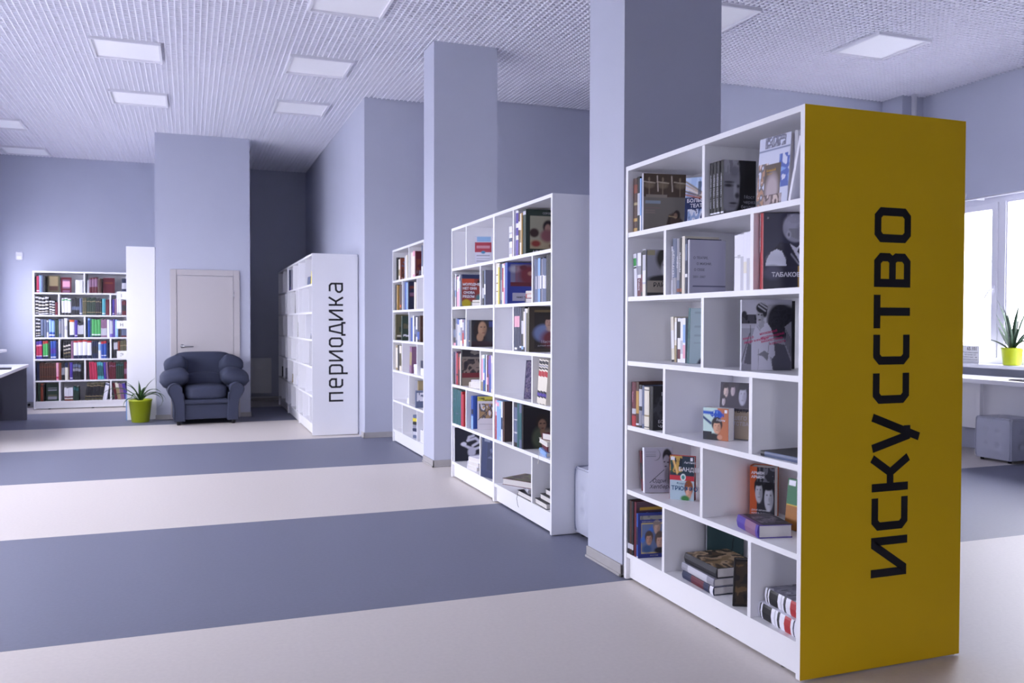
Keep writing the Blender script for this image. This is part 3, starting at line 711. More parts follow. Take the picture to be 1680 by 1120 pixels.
SHELF = ['top shelf', 'second shelf', 'third shelf', 'fourth shelf', 'fifth shelf', 'bottom shelf']
COUNT = {}
USED = set()
def book(case, row, u, z, t, h, w, base, v=.03, ang=0, lean=0, bands=(), art=None, desc=None, flat=None, hard=True, detail=True, stext=None, stack=None, kindname='book'):
    """stand a book on a shelf of a case: u along the front to its left side, v inset, ang turns the cover to the aisle, lean tips it right"""
    CM, cname, _ = case
    if flat is None:
        a, ph = R(ang), R(lean); lift = max(0, t*math.sin(ph))+.0006
        Mz = Matrix.Rotation(-a, 4, 'Z')
        if ang: off = Mz @ Vector((t, 0, 0)); org = Vector((u+t, v, z+lift))-Vector((off.x, off.y, 0))
        else: org = Vector((u, v, z+lift))
        M = CM @ Matrix.Translation(org) @ Mz @ Matrix.Rotation(ph, 4, 'Y')
    else:
        # flat: lying on its back, spine to the aisle when flat = 0; u = right end, v = front edge of the footprint
        Mf = Matrix(((0, 0, -1, 0), (0, 1, 0, 0), (1, 0, 0, 0), (0, 0, 0, 1))); Rf = Matrix.Rotation(R(flat), 4, 'Z')
        cs = [Rf @ Vector((-x, y, 0)) for x in (0, h) for y in (-.006, w)]
        M = CM @ Matrix.Translation((u-max(c.x for c in cs), v-min(c.y for c in cs), z+.0006)) @ Rf @ Mf
    k = (cname, row); COUNT[k] = COUNT.get(k, 0)+1
    look = desc or ('%s %s' % (NAMES.get(base, 'dark'), 'hardback' if hard else 'paperback')); place = '%s of %s' % (SHELF[row], cname); nth = ORD[min(COUNT[k]-1, len(ORD)-1)]
    label = '%s, %s' % (look, place) if desc and not stack else '%s, %s, %s' % (look, stack or nth+' from left', place)
    if label in USED: label = '%s, %s from left, %s' % (look, nth, place)
    USED.add(label)
    grp = 'books in the '+cname
    me, b, bu = cover_mesh(t, w, h, base, bands, hard, not detail)
    if not detail:
        o = link(kindname, me); o.matrix_world = M
        return tag(o, label, 'book', grp)
    e = empty(kindname, M, label, 'book', grp)
    link('cover', me, e)
    i = .0035 if hard else .0004
    MB().box(b+.0002, b+.0002, i, t-b-.0002, w-i, h-i).obj('page_block', PAPER, e)
    if art: art.build(t, w, h, e)
    if stext:
        tx, sz, c, z0 = stext
        o = link('spine_title', text_mesh(tx, sz, ink(PAL.get(c, c)), 0, .0004, 'LEFT', 1.0), e)
        o.matrix_local = Matrix(((0, -1, 0, t/2+sz*.33), (0, 0, -1, -bu-.0009), (1, 0, 0, z0), (0, 0, 0, 1)))
    return e
CA = (MA, 'yellow-ended bookcase', 0); CB = (MBm, 'two-bay bookcase', 0); CC = (MC, 'half-hidden bookcase', 0); CD = (MD, 'magazine bookcase', 0); CE = (ME, 'far-wall bookcase', 0)
def run(case, row, z, u, items, v=.03, **kw):
    """items: (thickness, height, depth, colour[, bands][, opts])"""
    for it in items:
        t, h, w, c = it[:4]; bands = it[4] if len(it) > 4 else (); o = dict(kw); o.update(it[5] if len(it) > 5 else {})
        book(case, row, u, z, t*.985, h, w, c, v=o.pop('v', v), bands=bands, **o); u += t
    return u
LAB = ((.06, .12, 'white'),)

# --- yellow-ended bookcase
z = ROWZ[0]
run(CA, 0, z, .028, [(.040, .272, .19, 'brown', ((.0, .08, 'ochre'), (.2, .26, 'ochre'), (.5, .55, 'tan'), (.72, .88, 'rust'))), (.024, .275, .20, 'black', ((.3, .7, 'lgrey'),)), (.014, .265, .21, 'lblue', ((.0, .3, 'white'),), dict(hard=False))])
a = Art('#75706a', 64, 76); a.rect(0, .60, 1, 1, '#4a3c30')
for cx in (.13, .45, .86): a.ell(cx, .80, .12, .055, '#7c6c58', .3, .9); a.line(cx, .82, cx, .62, .012, '#8a7a66'); a.ell(cx, .90, .025, .04, '#8a7a66'); a.line(cx-.14, .86, cx+.14, .84, .010, '#b8aa96')
for cx in (.32, .66): a.line(cx, .96, cx+.02, .70, .012, '#cfc4b6')
a.rect(.06, .585, .55, .64, '#8a8276'); a.rect(.04, .48, .40, .535, '#8fa0b4', .8); a.rect(.04, .40, .38, .42, '#8a6c6c', .7); a.rect(.04, .355, .27, .37, '#8a7c76', .7); a.rect(.04, .315, .28, .33, '#8a7c76', .7)
a.ell(.76, .10, .20, .16, '#2c221c', .12); a.ell(.74, .22, .13, .12, '#4a3a30', .15); a.ell(.79, .30, .075, .075, '#2a1e18', .12); a.ell(.76, .275, .045, .05, '#8a6c5a', .2); a.line(.62, .27, .58, .14, .03, '#3a2c24'); a.line(.60, .27, .78, .25, .008, '#b09a76')
book(CA, 0, .108, z, .022, .285, .222, 'lgrey', ang=9, art=a, desc='tall grey book with ballet dancers across its cover')
a = Art('#1f2c54', 44, 60); a.rect(0, .58, 1, 1, '#a8c0e2'); a.noise(0, .58, 1, 1, ['#7088b4', '#c4d4ec', '#a8c0e2'], 6, 4, .6)
for k in range(5): a.line(.0, .92-.07*k, .62, .66-.03*k, .018, ['#8a7a6a', '#c4a890', '#e2d4c8', '#7a6658', '#a86858'][k])
a.rect(.45, .62, .55, .9, '#4c5a70', .8); a.noise(.1, .0, .95, .32, ['#2a3a6a', '#9ab0d6', '#e0e4f0', '#39466c'], 12, 7, .8)
a.text('БОЛЬШОЙ', .06, .47, .105, 'white', bold=.0006).text('ТЕАТР', .18, .36, .105, 'white', bold=.0006)
book(CA, 0, .400, z, .018, .222, .135, 'navy', v=.085, ang=50, lean=-6, art=a, desc='blue picture book titled as a theatre guide')
for q in range(3): book(CA, 0, .713+.0255*q, z, .0245, .232, .15, 'black', bands=((.55, .98, 'dark'), (.04, .07, 'white')), stext=('МОСТ ЧЕРЕЗ БЕЗДНУ', .0135, 'lgrey', .035), desc='black volume of a matching set')
a = Art('#141418', 60, 76); a.ell(.20, .52, .33, .50, '#8c8c94', .10); a.ell(.16, .90, .30, .14, '#9a9aa2', .2); a.noise(.0, .76, .48, 1, ['#66666e', '#a4a4ac', '#84848c'], 14, 3, .6); a.ell(.34, .80, .14, .10, '#787880', .3)
a.ell(.15, .54, .13, .028, '#2a2a30', .5, .95); a.ell(.16, .60, .16, .02, '#3c3c42', .5, .9); a.ell(.45, .53, .05, .03, '#26262c', .5, .9); a.ell(.36, .44, .05, .14, '#b0b0b8', .4, .8); a.ell(.42, .36, .07, .05, '#2e2e34', .4, .9); a.ell(.30, .22, .12, .018, '#2a2a30', .4, .95); a.ell(.28, .17, .11, .03, '#7a7a82', .4, .8); a.ell(.26, .04, .18, .04, '#4a4a50', .4, .9); a.ell(.55, .4, .06, .4, '#141418', .4); a.rect(0, 0, .02, 1, '#84848c')
a.text('Мост', .63, .31, .085, 'lgrey').text('через', .61, .22, .085, 'lgrey').text('бездну', .54, .13, .085, 'lgrey')
book(CA, 0, .7895, z, .0245, .232, .150, 'black', ang=7, bands=((.04, .07, 'white'),), stext=('МОСТ ЧЕРЕЗ БЕЗДНУ', .0135, 'lgrey', .035), art=a, desc='black book with a stone face and white title')
a = Art('#c4c8da', 60, 84); a.noise(.2, .84, .85, 1, ['#c4c8da', '#5c5c70', '#8a8ca0'], 22, 9, .9); a.line(0, .81, 1, .81, .012, '#8088a8'); a.rect(0, .80, 1, .82, '#5e668c'); a.noise(0, .0, .32, .62, ['#c4c8da', '#4a3a34', '#a06c3c', '#d8d4d8'], 14, 5, .85); a.noise(.68, .25, 1, .72, ['#c4c8da', '#2c4ca4', '#6c90cc'], 10, 6, .9); a.rect(.22, .0, .74, .60, '#5a4e46'); a.ell(.48, .22, .2, .24, '#a89aa0', .3); a.noise(.22, .0, .8, .16, ['#a08c8c', '#4c3a38', '#c8b4ac'], 16, 8, .8); a.text('Большой', .28, .50, .045, 'ochre', bold=.0005).text('балет', .30, .45, .045, 'ochre')
book(CA, 0, 1.010, z, .022, .272, .175, 'white', v=.035, ang=86, lean=-4, art=a, desc='white album with cathedral drawing facing out')
run(CA, 0, z, 1.214, [(.018, .275, .2, 'lgrey'), (.022, .27, .2, 'grey'), (.020, .272, .2, 'lgrey'), (.016, .27, .2, 'slate')], v=.075, hard=False)
book(CA, 0, 1.258, z, .012, .235, .058, 'white', v=.012, lean=15, hard=False, desc='thin white booklet leaning to the right')
z = ROWZ[1]
run(CA, 1, z, .041, [(.030, .215, .14, 'white', ((.72, .90, 'lgreen'), (.66, .69, 'black')), dict(lean=-4, hard=False)), (.036, .218, .14, 'white', ((.0, .42, 'maroon'), (.5, .7, 'grey')), dict(hard=False, stext=('БОЯРД', .016, 'white', .03))), (.016, .218, .14, 'dark', ((.1, .5, 'maroon'),)), (.032, .232, .15, 'lgrey', ((.88, .98, 'dark'), (.3, .55, 'white'), (.0, .26, 'cream')), dict(hard=False))])
a = Art('#8a8a94', 44, 58); a.rect(.0, .88, .25, 1, '#8a8468'); a.ell(.72, .82, .42, .28, '#2c2a26', .15); a.ell(.78, .60, .30, .26, '#b0b0b6', .15); a.ell(.62, .68, .09, .03, '#1c1c20', .4); a.ell(.86, .68, .09, .03, '#1c1c20', .4); a.ell(.76, .48, .12, .025, '#3c3c40', .4); a.ell(.75, .57, .04, .07, '#84848a', .4); a.ell(.6, .36, .6, .10, '#1c1c20', .2); a.rect(0, 0, 1, .34, '#8a8276'); a.rect(.0, .0, 1, .08, '#1e1e22'); a.text('РАЙКИН', .20, .20, .13, 'black', bold=.0004)
book(CA, 1, .160, z, .010, .226, .15, 'dark', ang=14, art=a, desc='paperback with a portrait of a man above a name', hard=False)
run(CA, 1, z, .396, [(.014, .225, .16, 'white', ((.3, .9, 'lgrey'),), dict(hard=False)), (.036, .258, .18, 'slate', ((.0, .3, 'grey'),), dict(stext=('ТЕАТР НАЦИЙ', .018, 'white', .08))), (.024, .256, .18, 'grey', ((.0, .25, 'slate'), (.04, .10, 'rust')), dict(stext=('СЦЕНА', .016, 'white', .12))), (.020, .258, .18, 'dark', ((.04, .10, 'rust'),), dict(stext=('РЕЖИССЁРЫ', .014, 'white', .10))), (.026, .262, .18, 'cream'), (.020, .250, .18, 'navy', ((.30, .36, 'white'), (.6, .9, 'slate')))], v=.03)
a = Art('#a8a8ba', 40, 50); a.rect(.08, .125, 1, .15, '#3a3c5c'); a.rect(0, 0, .02, 1, '#c4c4d2')
a.text('О ТЕАТРЕ,', .10, .645, .062, '#2a2a34').text('О ЖИЗНИ,', .19, .535, .062, '#2a2a34').text('О СЕБЕ', .12, .425, .062, '#2a2a34').text('2001–2007', .09, .295, .058, '#5c5c66').text('', .09, .86, .02, '#5c5c66')
book(CA, 1, .538, z, .016, .243, .182, 'lgrey', ang=4, art=a, desc='pale grey book with black three-line title')
run(CA, 1, z, .868, [(.021, .232, .15, 'white', ((.60, .62, 'lgrey'),)), (.021, .234, .15, 'white', ((.58, .64, 'lgrey'),)), (.021, .236, .15, 'lgrey', ((.6, .98, 'white'),)), (.021, .238, .15, 'white', ((.30, .5, 'cream'),)), (.021, .240, .15, 'lgrey', ((.55, .99, 'white'),)), (.020, .240, .15, 'white', ((.1, .5, 'cream'),)), (.022, .22, .15, 'white', ((.5, .55, 'lgrey'),))], hard=False, v=.05)
a = Art('#34344a', 64, 90); a.poly([(.40, .62), (.62, .60), (.80, .54), (1, .50), (1, 0), (.05, 0), (.03, .34), (.22, .50)], '#26263a'); a.ell(.76, .80, .30, .185, '#a4a4b6', .06); a.ell(.66, .86, .16, .09, '#b8b8c8', .4, .7); a.poly([(.60, .70), (.95, .62), (1, .70), (1, .78), (.6, .8)], '#94949f'); a.ell(.92, .74, .12, .10, '#7c7c8e', .5, .8); a.ell(.60, .715, .055, .05, '#c0c0cc', .25); a.ell(.60, .715, .025, .025, '#6c6c7c', .4); a.ell(.90, .80, .05, .012, '#3c3c4c', .4, .8); a.noise(.55, .86, .9, .98, ['#b4b4c4', '#9898aa', '#c4c4d0'], 12, 2, .4)
a.poly([(.62, .60), (.78, .54), (.92, .60), (.80, .50), (.95, .36), (.86, .36), (.70, .52)], '#d8d8e6'); a.poly([(.84, .55), (1, .52), (1, .57), (.88, .58)], '#16161e'); a.line(.66, .46, .84, .33, .012, '#9a9aac'); a.poly([(.05, .30), (.07, .38), (.18, .49), (.32, .525), (.44, .50), (.53, .40), (.55, .31)], '#d4d6e4'); a.ell(.3, .40, .18, .06, '#c0c2d2', .5, .6); a.rect(0, 0, 1, .30, '#2c2c40'); a.ell(.22, .22, .22, .09, '#4c4c64', .3); a.rect(.82, .02, 1, .31, '#b48c3c')
a.text('ТАБАКОВ', .20, .165, .078, 'white', bold=.0008).text('я', .08, .92, .05, 'lgrey')
book(CA, 1, 1.062, z, .046, .296, .160, 'red', v=.015, ang=26, art=a, stext=('Юрий Любимов', .021, 'white', .145), desc='large dark theatre book with red spine, man in waistcoat')
z = ROWZ[2]
run(CA, 2, z, .205, [(.026, .222, .14, 'cream', ((.0, .05, 'dark'), (.3, .7, 'white')), dict(lean=-3)), (.018, .218, .14, 'cream', ((.0, .38, 'tan'), (.5, .9, 'white'))), (.010, .214, .14, 'dark'), (.026, .216, .14, 'white', ((.08, .3, 'maroon'), (.55, .92, 'dark')), dict(stext=('Москва', .014, 'dark', .12))), (.022, .214, .14, 'white', ((.2, .5, 'lgrey'),)), (.022, .216, .14, 'white', ((.1, .4, 'pink'), (.45, .85, 'lblue')))], v=.15, hard=False)
a = Art('#b8ccd0', 40, 56); a.ell(.95, -.05, .75, .30, '#4a4c5c', .03)
for yy in (.90, .66, .50, .36): a.rect(.12, yy, .75, yy+.03, '#98aab2', .6)
book(CA, 2, .375, z, .020, .262, .20, 'teal', v=.13, ang=4, lean=3, art=a, desc='pale blue album with teal spine and dark arc')
book(CA, 2, .930, z, .012, .285, .20, 'dark', v=.10, desc='dark album behind the woman in white photograph')
a = Art('#cacad6', 80, 108); a.rect(0, .0, 1, .60, '#b0b0be'); a.noise(0, .66, .30, .79, ['#34343e', '#4c4c56', '#2a2a32'], 22, 3, 1); a.ell(.05, .80, .05, .04, '#34343e', .2); a.rect(0, .63, .5, .665, '#c4c4d0'); a.ell(.78, .70, .27, .25, '#34343e', .1); a.ell(.95, .80, .12, .10, '#34343e', .2); a.noise(.5, .45, 1, .95, ['#2c2c34', '#44444e', '#33333c'], 24, 4, .35); a.rect(.50, .93, 1, 1, '#cacad6', .7)
a.poly([(.62, .40), (.86, .36), (1, .10), (1, 0), (.60, 0)], '#6a6a78'); a.poly([(.86, .62), (1, .70), (1, .12), (.96, .20), (.88, .50)], '#a8a8b4')
for k in range(6): a.line(.86+.026*k, .60-.03*k, .86+.03*k, .40-.05*k, .006, '#4a4a56')
a.line(.17, .64, .19, .2, .006, '#5a5a66'); a.line(.0, .12, .16, .52, .008, '#5a5a66'); a.poly([(.05, .10), (.13, .40), (.19, .36), (.19, .08)], '#6c6c78'); a.rect(0, 0, .2, .09, '#a0a0ae')
a.poly([(.29, .65), (.36, .60), (.43, .66), (.51, .67), (.58, .60), (.63, .50), (.67, .22), (.62, .17), (.56, .20), (.60, .10), (.63, 0), (.20, 0), (.19, .34), (.23, .54)], '#d8d8e6'); a.poly([(.36, .70), (.46, .70), (.44, .62), (.37, .58), (.33, .63)], '#b0b0bc'); a.poly([(.32, .22), (.45, .28), (.54, .24), (.52, .13), (.42, .20)], '#8c8c98'); a.line(.33, .0, .34, .30, .005, '#a8a8b6'); a.line(.55, .40, .53, .26, .006, '#9a9aa8'); a.line(.30, .63, .37, .56, .006, '#9a9aa8')
a.ell(.365, .775, .078, .105, '#b8b8c2', .08); a.ell(.41, .75, .03, .06, '#8a8a96', .5, .6); a.ell(.40, .885, .115, .075, '#2a2a32', .1); a.ell(.46, .82, .045, .07, '#2a2a32', .2); a.line(.33, .91, .47, .84, .010, '#c0c0cc'); a.line(.36, .945, .50, .88, .010, '#c0c0cc'); a.line(.40, .96, .51, .92, .008, '#c0c0cc'); a.ell(.335, .79, .020, .010, '#26262c', .4); a.ell(.395, .785, .020, .010, '#26262c', .4); a.ell(.355, .715, .026, .009, '#4a3c42', .4)
for k, (tx, x, y) in enumerate((('МОСКОВСКИЙ', .36, .50), ('МЕЖДУНАРОДНЫЙ', .38, .445), ('КИНОФЕСТИВАЛЬ', .39, .39), ('И ЕГО ГОСТИ', .56, .36), ('КНИГА О', .03, .43), ('ЛЮДЯХ И ФИЛЬМАХ', .05, .375))): a.text(tx, x, y, .036, '#d8407c', bold=.0004, rot=.20)
book(CA, 2, .948, z, .016, .287, .212, 'lgrey', v=.02, ang=14, art=a, desc='black-and-white photo album, woman in white coat, pink lettering')
run(CA, 2, z, 1.205, [(.022, .275, .24, 'dark'), (.018, .268, .24, 'navy', ((.1, .9, 'slate'),))], v=.16)
z = ROWZ[3]
run(CA, 3, z, .055, [(.042, .222, .17, 'maroon', ((.28, .40, 'lgrey'), (.0, .24, 'red')), dict(stext=('ЖИЗНЬ', .015, 'pink', .12))), (.030, .224, .17, 'brown', ((.3, .8, 'ochre'), (.04, .08, 'white'))), (.032, .212, .16, 'dark', ((.05, .4, 'grey'), (.5, .9, 'lgrey'))), (.022, .210, .16, 'slate', ((.1, .3, 'grey'),)), (.048, .205, .15, 'cream', ((.04, .06, 'dark'), (.92, .94, 'dark'), (.3, .34, 'tan')))], v=.012)
a = Art('#1c1c22', 36, 48); a.noise(0, .2, 1, .75, ['#1c1c22', '#2c2c34', '#44444c'], 10, 5, .8); a.text('I', .30, .78, .13, 'white').text('БОРИС', .18, .16, .10, 'white').text('ЧИРКОВ', .18, .05, .10, 'white')
book(CA, 3, .232, z, .034, .212, .14, 'black', ang=6, v=.012, art=a, desc='black book with faded portrait and white name')
a = Art('#b8a890', 48, 60); a.rect(0, .55, 1, 1, '#3a3444'); a.face(.18, .84, .11, '#c8b4ac', '#2a2430', '#8a7480'); a.face(.40, .86, .10, '#b8aab0', '#3a3440', '#84748a'); a.face(.72, .78, .18, '#a8a8ba', '#2a2a38', '#6c6c84'); a.face(.12, .66, .08, '#c0b8c0', '#2c2834', '#8a7480'); a.rect(0, .50, 1, .56, '#4a4450'); a.text('КИНОТЕАТР', .06, .47, .085, '#2a2834', bold=.0006).text('НАШЕГО', .25, .34, .09, 'white').text('ДЕТСТВА', .25, .24, .09, 'white')
book(CA, 3, .575, z, .030, .250, .150, 'lgrey', v=.150, ang=60, lean=-7, art=a, desc='film book with group portraits, standing behind another', hard=False)
a = Art('#b8d0cc', 48, 60); a.rect(.58, .0, 1, 1, '#b06a48'); a.rect(0, 0, .34, .26, '#1c2030'); a.line(.0, .70, .30, .52, .04, '#1c3a6c'); a.line(.0, .85, .40, .84, .05, '#1c50b4'); a.ell(.55, .80, .20, .15, '#2050b8', .15); a.line(.42, .72, .44, .9, .02, '#b8d0cc'); a.line(.54, .72, .55, .9, .015, '#7098d8'); a.face(.55, .42, .22, '#c89a80', '#241c22', '#8a5a48'); a.ell(.42, .08, .30, .13, '#1a1a22', .2); a.ell(.66, .10, .10, .08, '#c08a72', .2); a.rect(.84, .86, .94, .96, 'white'); a.text('СОФИ', .30, .74, .15, '#2050b8', bold=.0012).text('Лорен', .52, .60, .10, 'white')
book(CA, 3, .556, z, .052, .142, .124, 'blue', v=.072, ang=62, art=a, desc='small actress biography with blue and orange cover', hard=False)
book(CA, 3, 1.334, z, .020, .235, .28, 'dark', v=.012, flat=4, bands=((.1, .9, 'slate'),), desc='dark album lying flat at the right end')
z = ROWZ[4]
book(CA, 4, .090, z, .018, .20, .15, 'maroon', v=.05, lean=-7, bands=((.3, .7, 'dark'),))
a = Art('#aaaaba', 60, 80); a.ell(.80, .80, .16, .17, '#1c1c24', .12); a.ell(.78, .66, .13, .17, '#a4a4b0', .12); a.ell(.70, .68, .03, .014, '#1c1c22', .4); a.ell(.82, .67, .03, .014, '#1c1c22', .4); a.ell(.74, .58, .04, .014, '#3a3a44', .4); a.ell(.84, .38, .14, .20, '#84848e', .2); a.ell(.98, .30, .14, .34, '#26262e', .25); a.ell(.94, .66, .09, .16, '#1c1c24', .2); a.line(.18, .22, .68, .50, .007, '#2c2c34'); a.ell(.40, .84, .17, .13, '#4a4a56', .04, .6); a.ell(.37, .85, .17, .13, '#aaaaba', .04)
for k in range(3): a.rect(.06, .80+.045*k, .40, .815+.045*k, '#6c6c7a', .6)
a.text('Одри', .26, .22, .12, '#2c2c38', shear=.25).text('Хепберн', .16, .09, .12, '#2c2c38', shear=.25)
book(CA, 4, .118, z, .030, .222, .145, 'white', v=.035, ang=17, lean=-5, art=a, desc='white biography with actress silhouette and script title')
book(CA, 4, .425, z, .018, .205, .135, 'maroon', v=.175, bands=((.2, .8, 'red'),))
a = Art('#2c3a48', 48, 64); a.noise(0, .62, .5, 1, ['#2c3a48', '#3a5a44', '#c8a04c', '#1c2430'], 9, 12, .8); a.line(.1, .98, .30, .62, .04, '#d8b070'); a.rect(0, .44, 1, .56, '#b83440'); a.rect(0, 0, 1, .44, '#a8bcc8'); a.ell(.55, .52, .11, .08, '#d8e4e4', .1); a.ell(.55, .52, .07, .05, '#4a8a84', .2); a.face(.78, .22, .18, '#d8a890', '#8a4a28', '#a86a54'); a.ell(.64, .04, .18, .07, '#3f7a44', .25); a.rect(.04, .90, .20, .98, 'white'); a.rect(.84, .90, .94, .97, 'white'); a.text('Антонио', .58, .84, .07, 'white', shear=.2).text('БАНДЕРАС', .36, .66, .125, 'white', bold=.0004).text('Франсуа', .28, .36, .06, '#44607c').text('ТРЮФФО', .06, .22, .13, '#33567c', bold=.0006)
book(CA, 4, .282, z, .030, .210, .118, 'red', v=.080, ang=48, art=a, desc='colourful film biography with red band and smiling face')
book(CA, 4, .566, z, .014, .218, .16, 'black', v=.15)
a = Art('#2a2a32', 52, 68); a.rect(0, 0, .27, 1, '#b8542c'); a.face(.36, .52, .22, '#b4b4be', '#1c1c22', '#5c5c66', 1.1); a.face(.76, .42, .27, '#bcbcc6', '#16161c', '#5a5a64', 1.1); a.noise(.27, .72, 1, 1, ['#2a2a32', '#6c6c76', '#1c1c22'], 12, 8, .8); a.rect(.27, 0, 1, .14, '#26262e'); a.text('АРМЕН', .05, .86, .07, 'white', bold=.0006).text('АРМЕН', .05, .78, .07, 'white', bold=.0006).text('ДЖИГАРХАНЯН', .05, .14, .045, 'white').text('ЖИЗНЬ В КИНО', .05, .08, .045, 'white').text('И ТЕАТРЕ', .05, .03, .04, 'white')
book(CA, 4, .688, z, .085, .222, .105, 'orange', v=.205, ang=48, lean=0, art=a, desc='thick orange biography with two portraits')
a = Art('#3a3640', 44, 44); a.rect(0, 0, .12, 1, '#6c4c84'); a.noise(.2, .2, .9, .75, ['#3a3640', '#6c6670', '#8a848c', '#4a4450'], 9, 15, .8); a.text('кинорежиссёр', .30, .86, .06, 'lgrey')
book(CA, 4, 1.130, z, .052, .20, .140, 'purple', v=.004, flat=-12, art=a, desc='thick purple-spined book lying in front of the orange one', bands=((.1, .6, 'mauve'),))
a = Art('#2f6a48', 40, 56); a.rect(0, 0, 1, .48, '#9a6428'); a.rect(0, .47, 1, .495, '#c8b040'); a.rect(.03, .86, .30, .97, 'white'); a.text('Драма', .5, .88, .05, 'lgrey')
book(CA, 4, .975, z, .018, .205, .15, 'green', v=.215, ang=84, lean=-6, art=a, desc='green and orange textbook at the right end')
z = ROWZ[5]
run(CA, 5, z, .028, [(.020, .272, .2, 'dark', ((.1, .2, 'lgrey'),)), (.020, .272, .2, 'brown', ((.1, .2, 'lgrey'),)), (.020, .272, .2, 'dark', ((.1, .2, 'lgrey'),))], v=.006)
a = Art('#4a3440', 40, 56); a.rect(.1, .84, 1, .91, '#b08a2c'); a.rect(.05, .1, 1, .7, '#33222c'); a.text('Берлиоз', .25, .745, .085, 'lgrey')
book(CA, 5, .090, z, .024, .274, .20, 'maroon', v=.008, ang=4, art=a, desc='tall plum book with gold bar on its cover')
a = Art('#26307a', 52, 68); a.rect(.06, .86, .97, .95, '#8c8c84'); a.noise(.06, .86, .97, .95, ['#8c8c84', '#4a4c54'], 14, 3, .5); a.rect(.10, .10, .97, .78, '#b8a468'); a.rect(.13, .12, .97, .76, '#5c6c90'); a.line(.15, .4, .6, .75, .06, '#3c6cc0'); a.face(.62, .66, .14, '#c0a08c', '#8a7c74', '#8a6a5c'); a.face(.36, .42, .14, '#b48a74', '#4a3a34', '#7a5648'); a.face(.72, .36, .17, '#c49c84', '#5c4c44', '#8a6454'); a.ell(.72, .16, .18, .07, '#1c1c26', .2); a.ell(.3, .2, .15, .09, '#33507c', .3); a.text('МОЯ КНИГА О МУЗЫКЕ', .12, .80, .042, 'lgrey').text('РОССИЯ', .40, .03, .045, 'lgrey')
book(CA, 5, .118, z, .020, .222, .16, 'blue', v=.004, ang=9, art=a, bands=((.0, .04, 'lgrey'), (.3, .7, 'navy')), desc='blue children book with composer portraits in front')
a = Art('#2c4448', 40, 52); a.line(.62, .0, .72, .6, .012, '#141c20'); a.noise(0, .0, 1, .35, ['#2c4448', '#223238', '#3a5458'], 14, 4, .6)
book(CA, 5, .420, z, .022, .262, .17, 'slate', v=.205, ang=26, art=a, bands=((.1, .9, 'grey'),), desc='dark green album standing behind the flat stack')
a1 = Art('#3c342c', 52, 40); a1.noise(0, 0, 1, 1, ['#2c241e', '#4a3c2e', '#8a7454', '#b49c80', '#2c2620', '#5c4a3c'], 7, 21, .9)
book(CA, 5, .785, z, .036, .27, .235, 'navy', v=.018, flat=-3, bands=((.0, .10, 'white'), (.10, .14, 'dark'), (.3, .7, 'maroon')), desc='navy art book with white tag, bottom of the flat stack')
book(CA, 5, .785, z+.037, .034, .28, .235, 'grey', v=.020, flat=-3, bands=((.2, .8, 'lgrey'),), desc='grey art book in the middle of the flat stack')
book(CA, 5, .780, z+.072, .044, .27, .22, 'dark', v=.035, flat=-2, art=a1, desc='art book with old painting, top of the flat stack')
a = Art('#1c1a1c', 30, 50); a.noise(.05, .05, .6, .95, ['#1c1a1c', '#3a2e24', '#6c5438'], 8, 3, .8)
book(CA, 5, .905, z, .014, .215, .13, 'black', v=.02, ang=28, lean=13, art=a, desc='thin black book leaning against the divider')
BW = ((.05, .08, 'dark'), (.12, .36, 'black'), (.44, .47, 'lgrey'), (.52, .58, 'dark'), (.70, .86, 'red'), (.92, .95, 'navy'))
a1 = Art('#8a8a98', 44, 44); a1.noise(0, 0, 1, 1, ['#b8b8c4', '#6c6c7a', '#8a8a98', '#3a3a44'], 8, 31, .9)
BWr = tuple((1-b, 1-a_, c) for a_, b, c in BW)
book(CA, 5, 1.325, z, .062, .255, .17, 'white', v=.022, flat=-4, bands=BWr, desc='thick white volume with red circle, lower of two lying flat')
book(CA, 5, 1.330, z+.063, .060, .235, .17, 'white', v=.04, flat=-3, bands=BWr, art=a1, desc='thick white volume with red circle, upper of two lying flat')

# --- two-bay bookcase
z = ROWZ[0]
book(CB, 0, .345, z, .030, .145, .12, 'lgrey', v=.03, bands=((.1, .4, 'slate'), (.5, .7, 'grey')))
a = Art('#d0d0dc', 36, 52); a.rect(.12, .80, .95, .98, '#8ab0d4'); a.rect(.0, .44, 1, .78, '#a83c4c'); a.rect(.1, .56, .9, .66, '#d0a8b4', .6); a.ell(.5, .43, .13, .05, '#4a8ab0', .2)
for yy in (.30, .20, .11): a.rect(.1, yy, .9, yy+.03, '#8a8a9a', .8)
book(CB, 0, .500, z, .050, .225, .13, 'white', ang=20, art=a, desc='white book with red label and blue top', hard=False)
run(CB, 0, z, .80, [(.03, .20, .15, 'lgrey', (), dict(lean=-8)), (.025, .19, .15, 'white', (), dict(lean=-7.6))], v=.10)
run(CB, 0, z, 1.355, [(.062, .212, .15, 'white', ((.1, .3, 'lgrey'), (.5, .62, 'slate'), (.75, .8, 'lgrey'))), (.028, .215, .15, 'maroon')], v=.02)
run(CB, 0, z, 1.492, [(.045, .305, .22, 'white', ((.0, .35, 'violet'), (.45, .62, 'purple'), (.72, .95, 'purple'))), (.028, .285, .22, 'brown', ((.6, .8, 'cream'),)), (.026, .28, .22, 'cream', ((.3, .6, 'tan'),)), (.018, .282, .22, 'ochre')], v=.02)
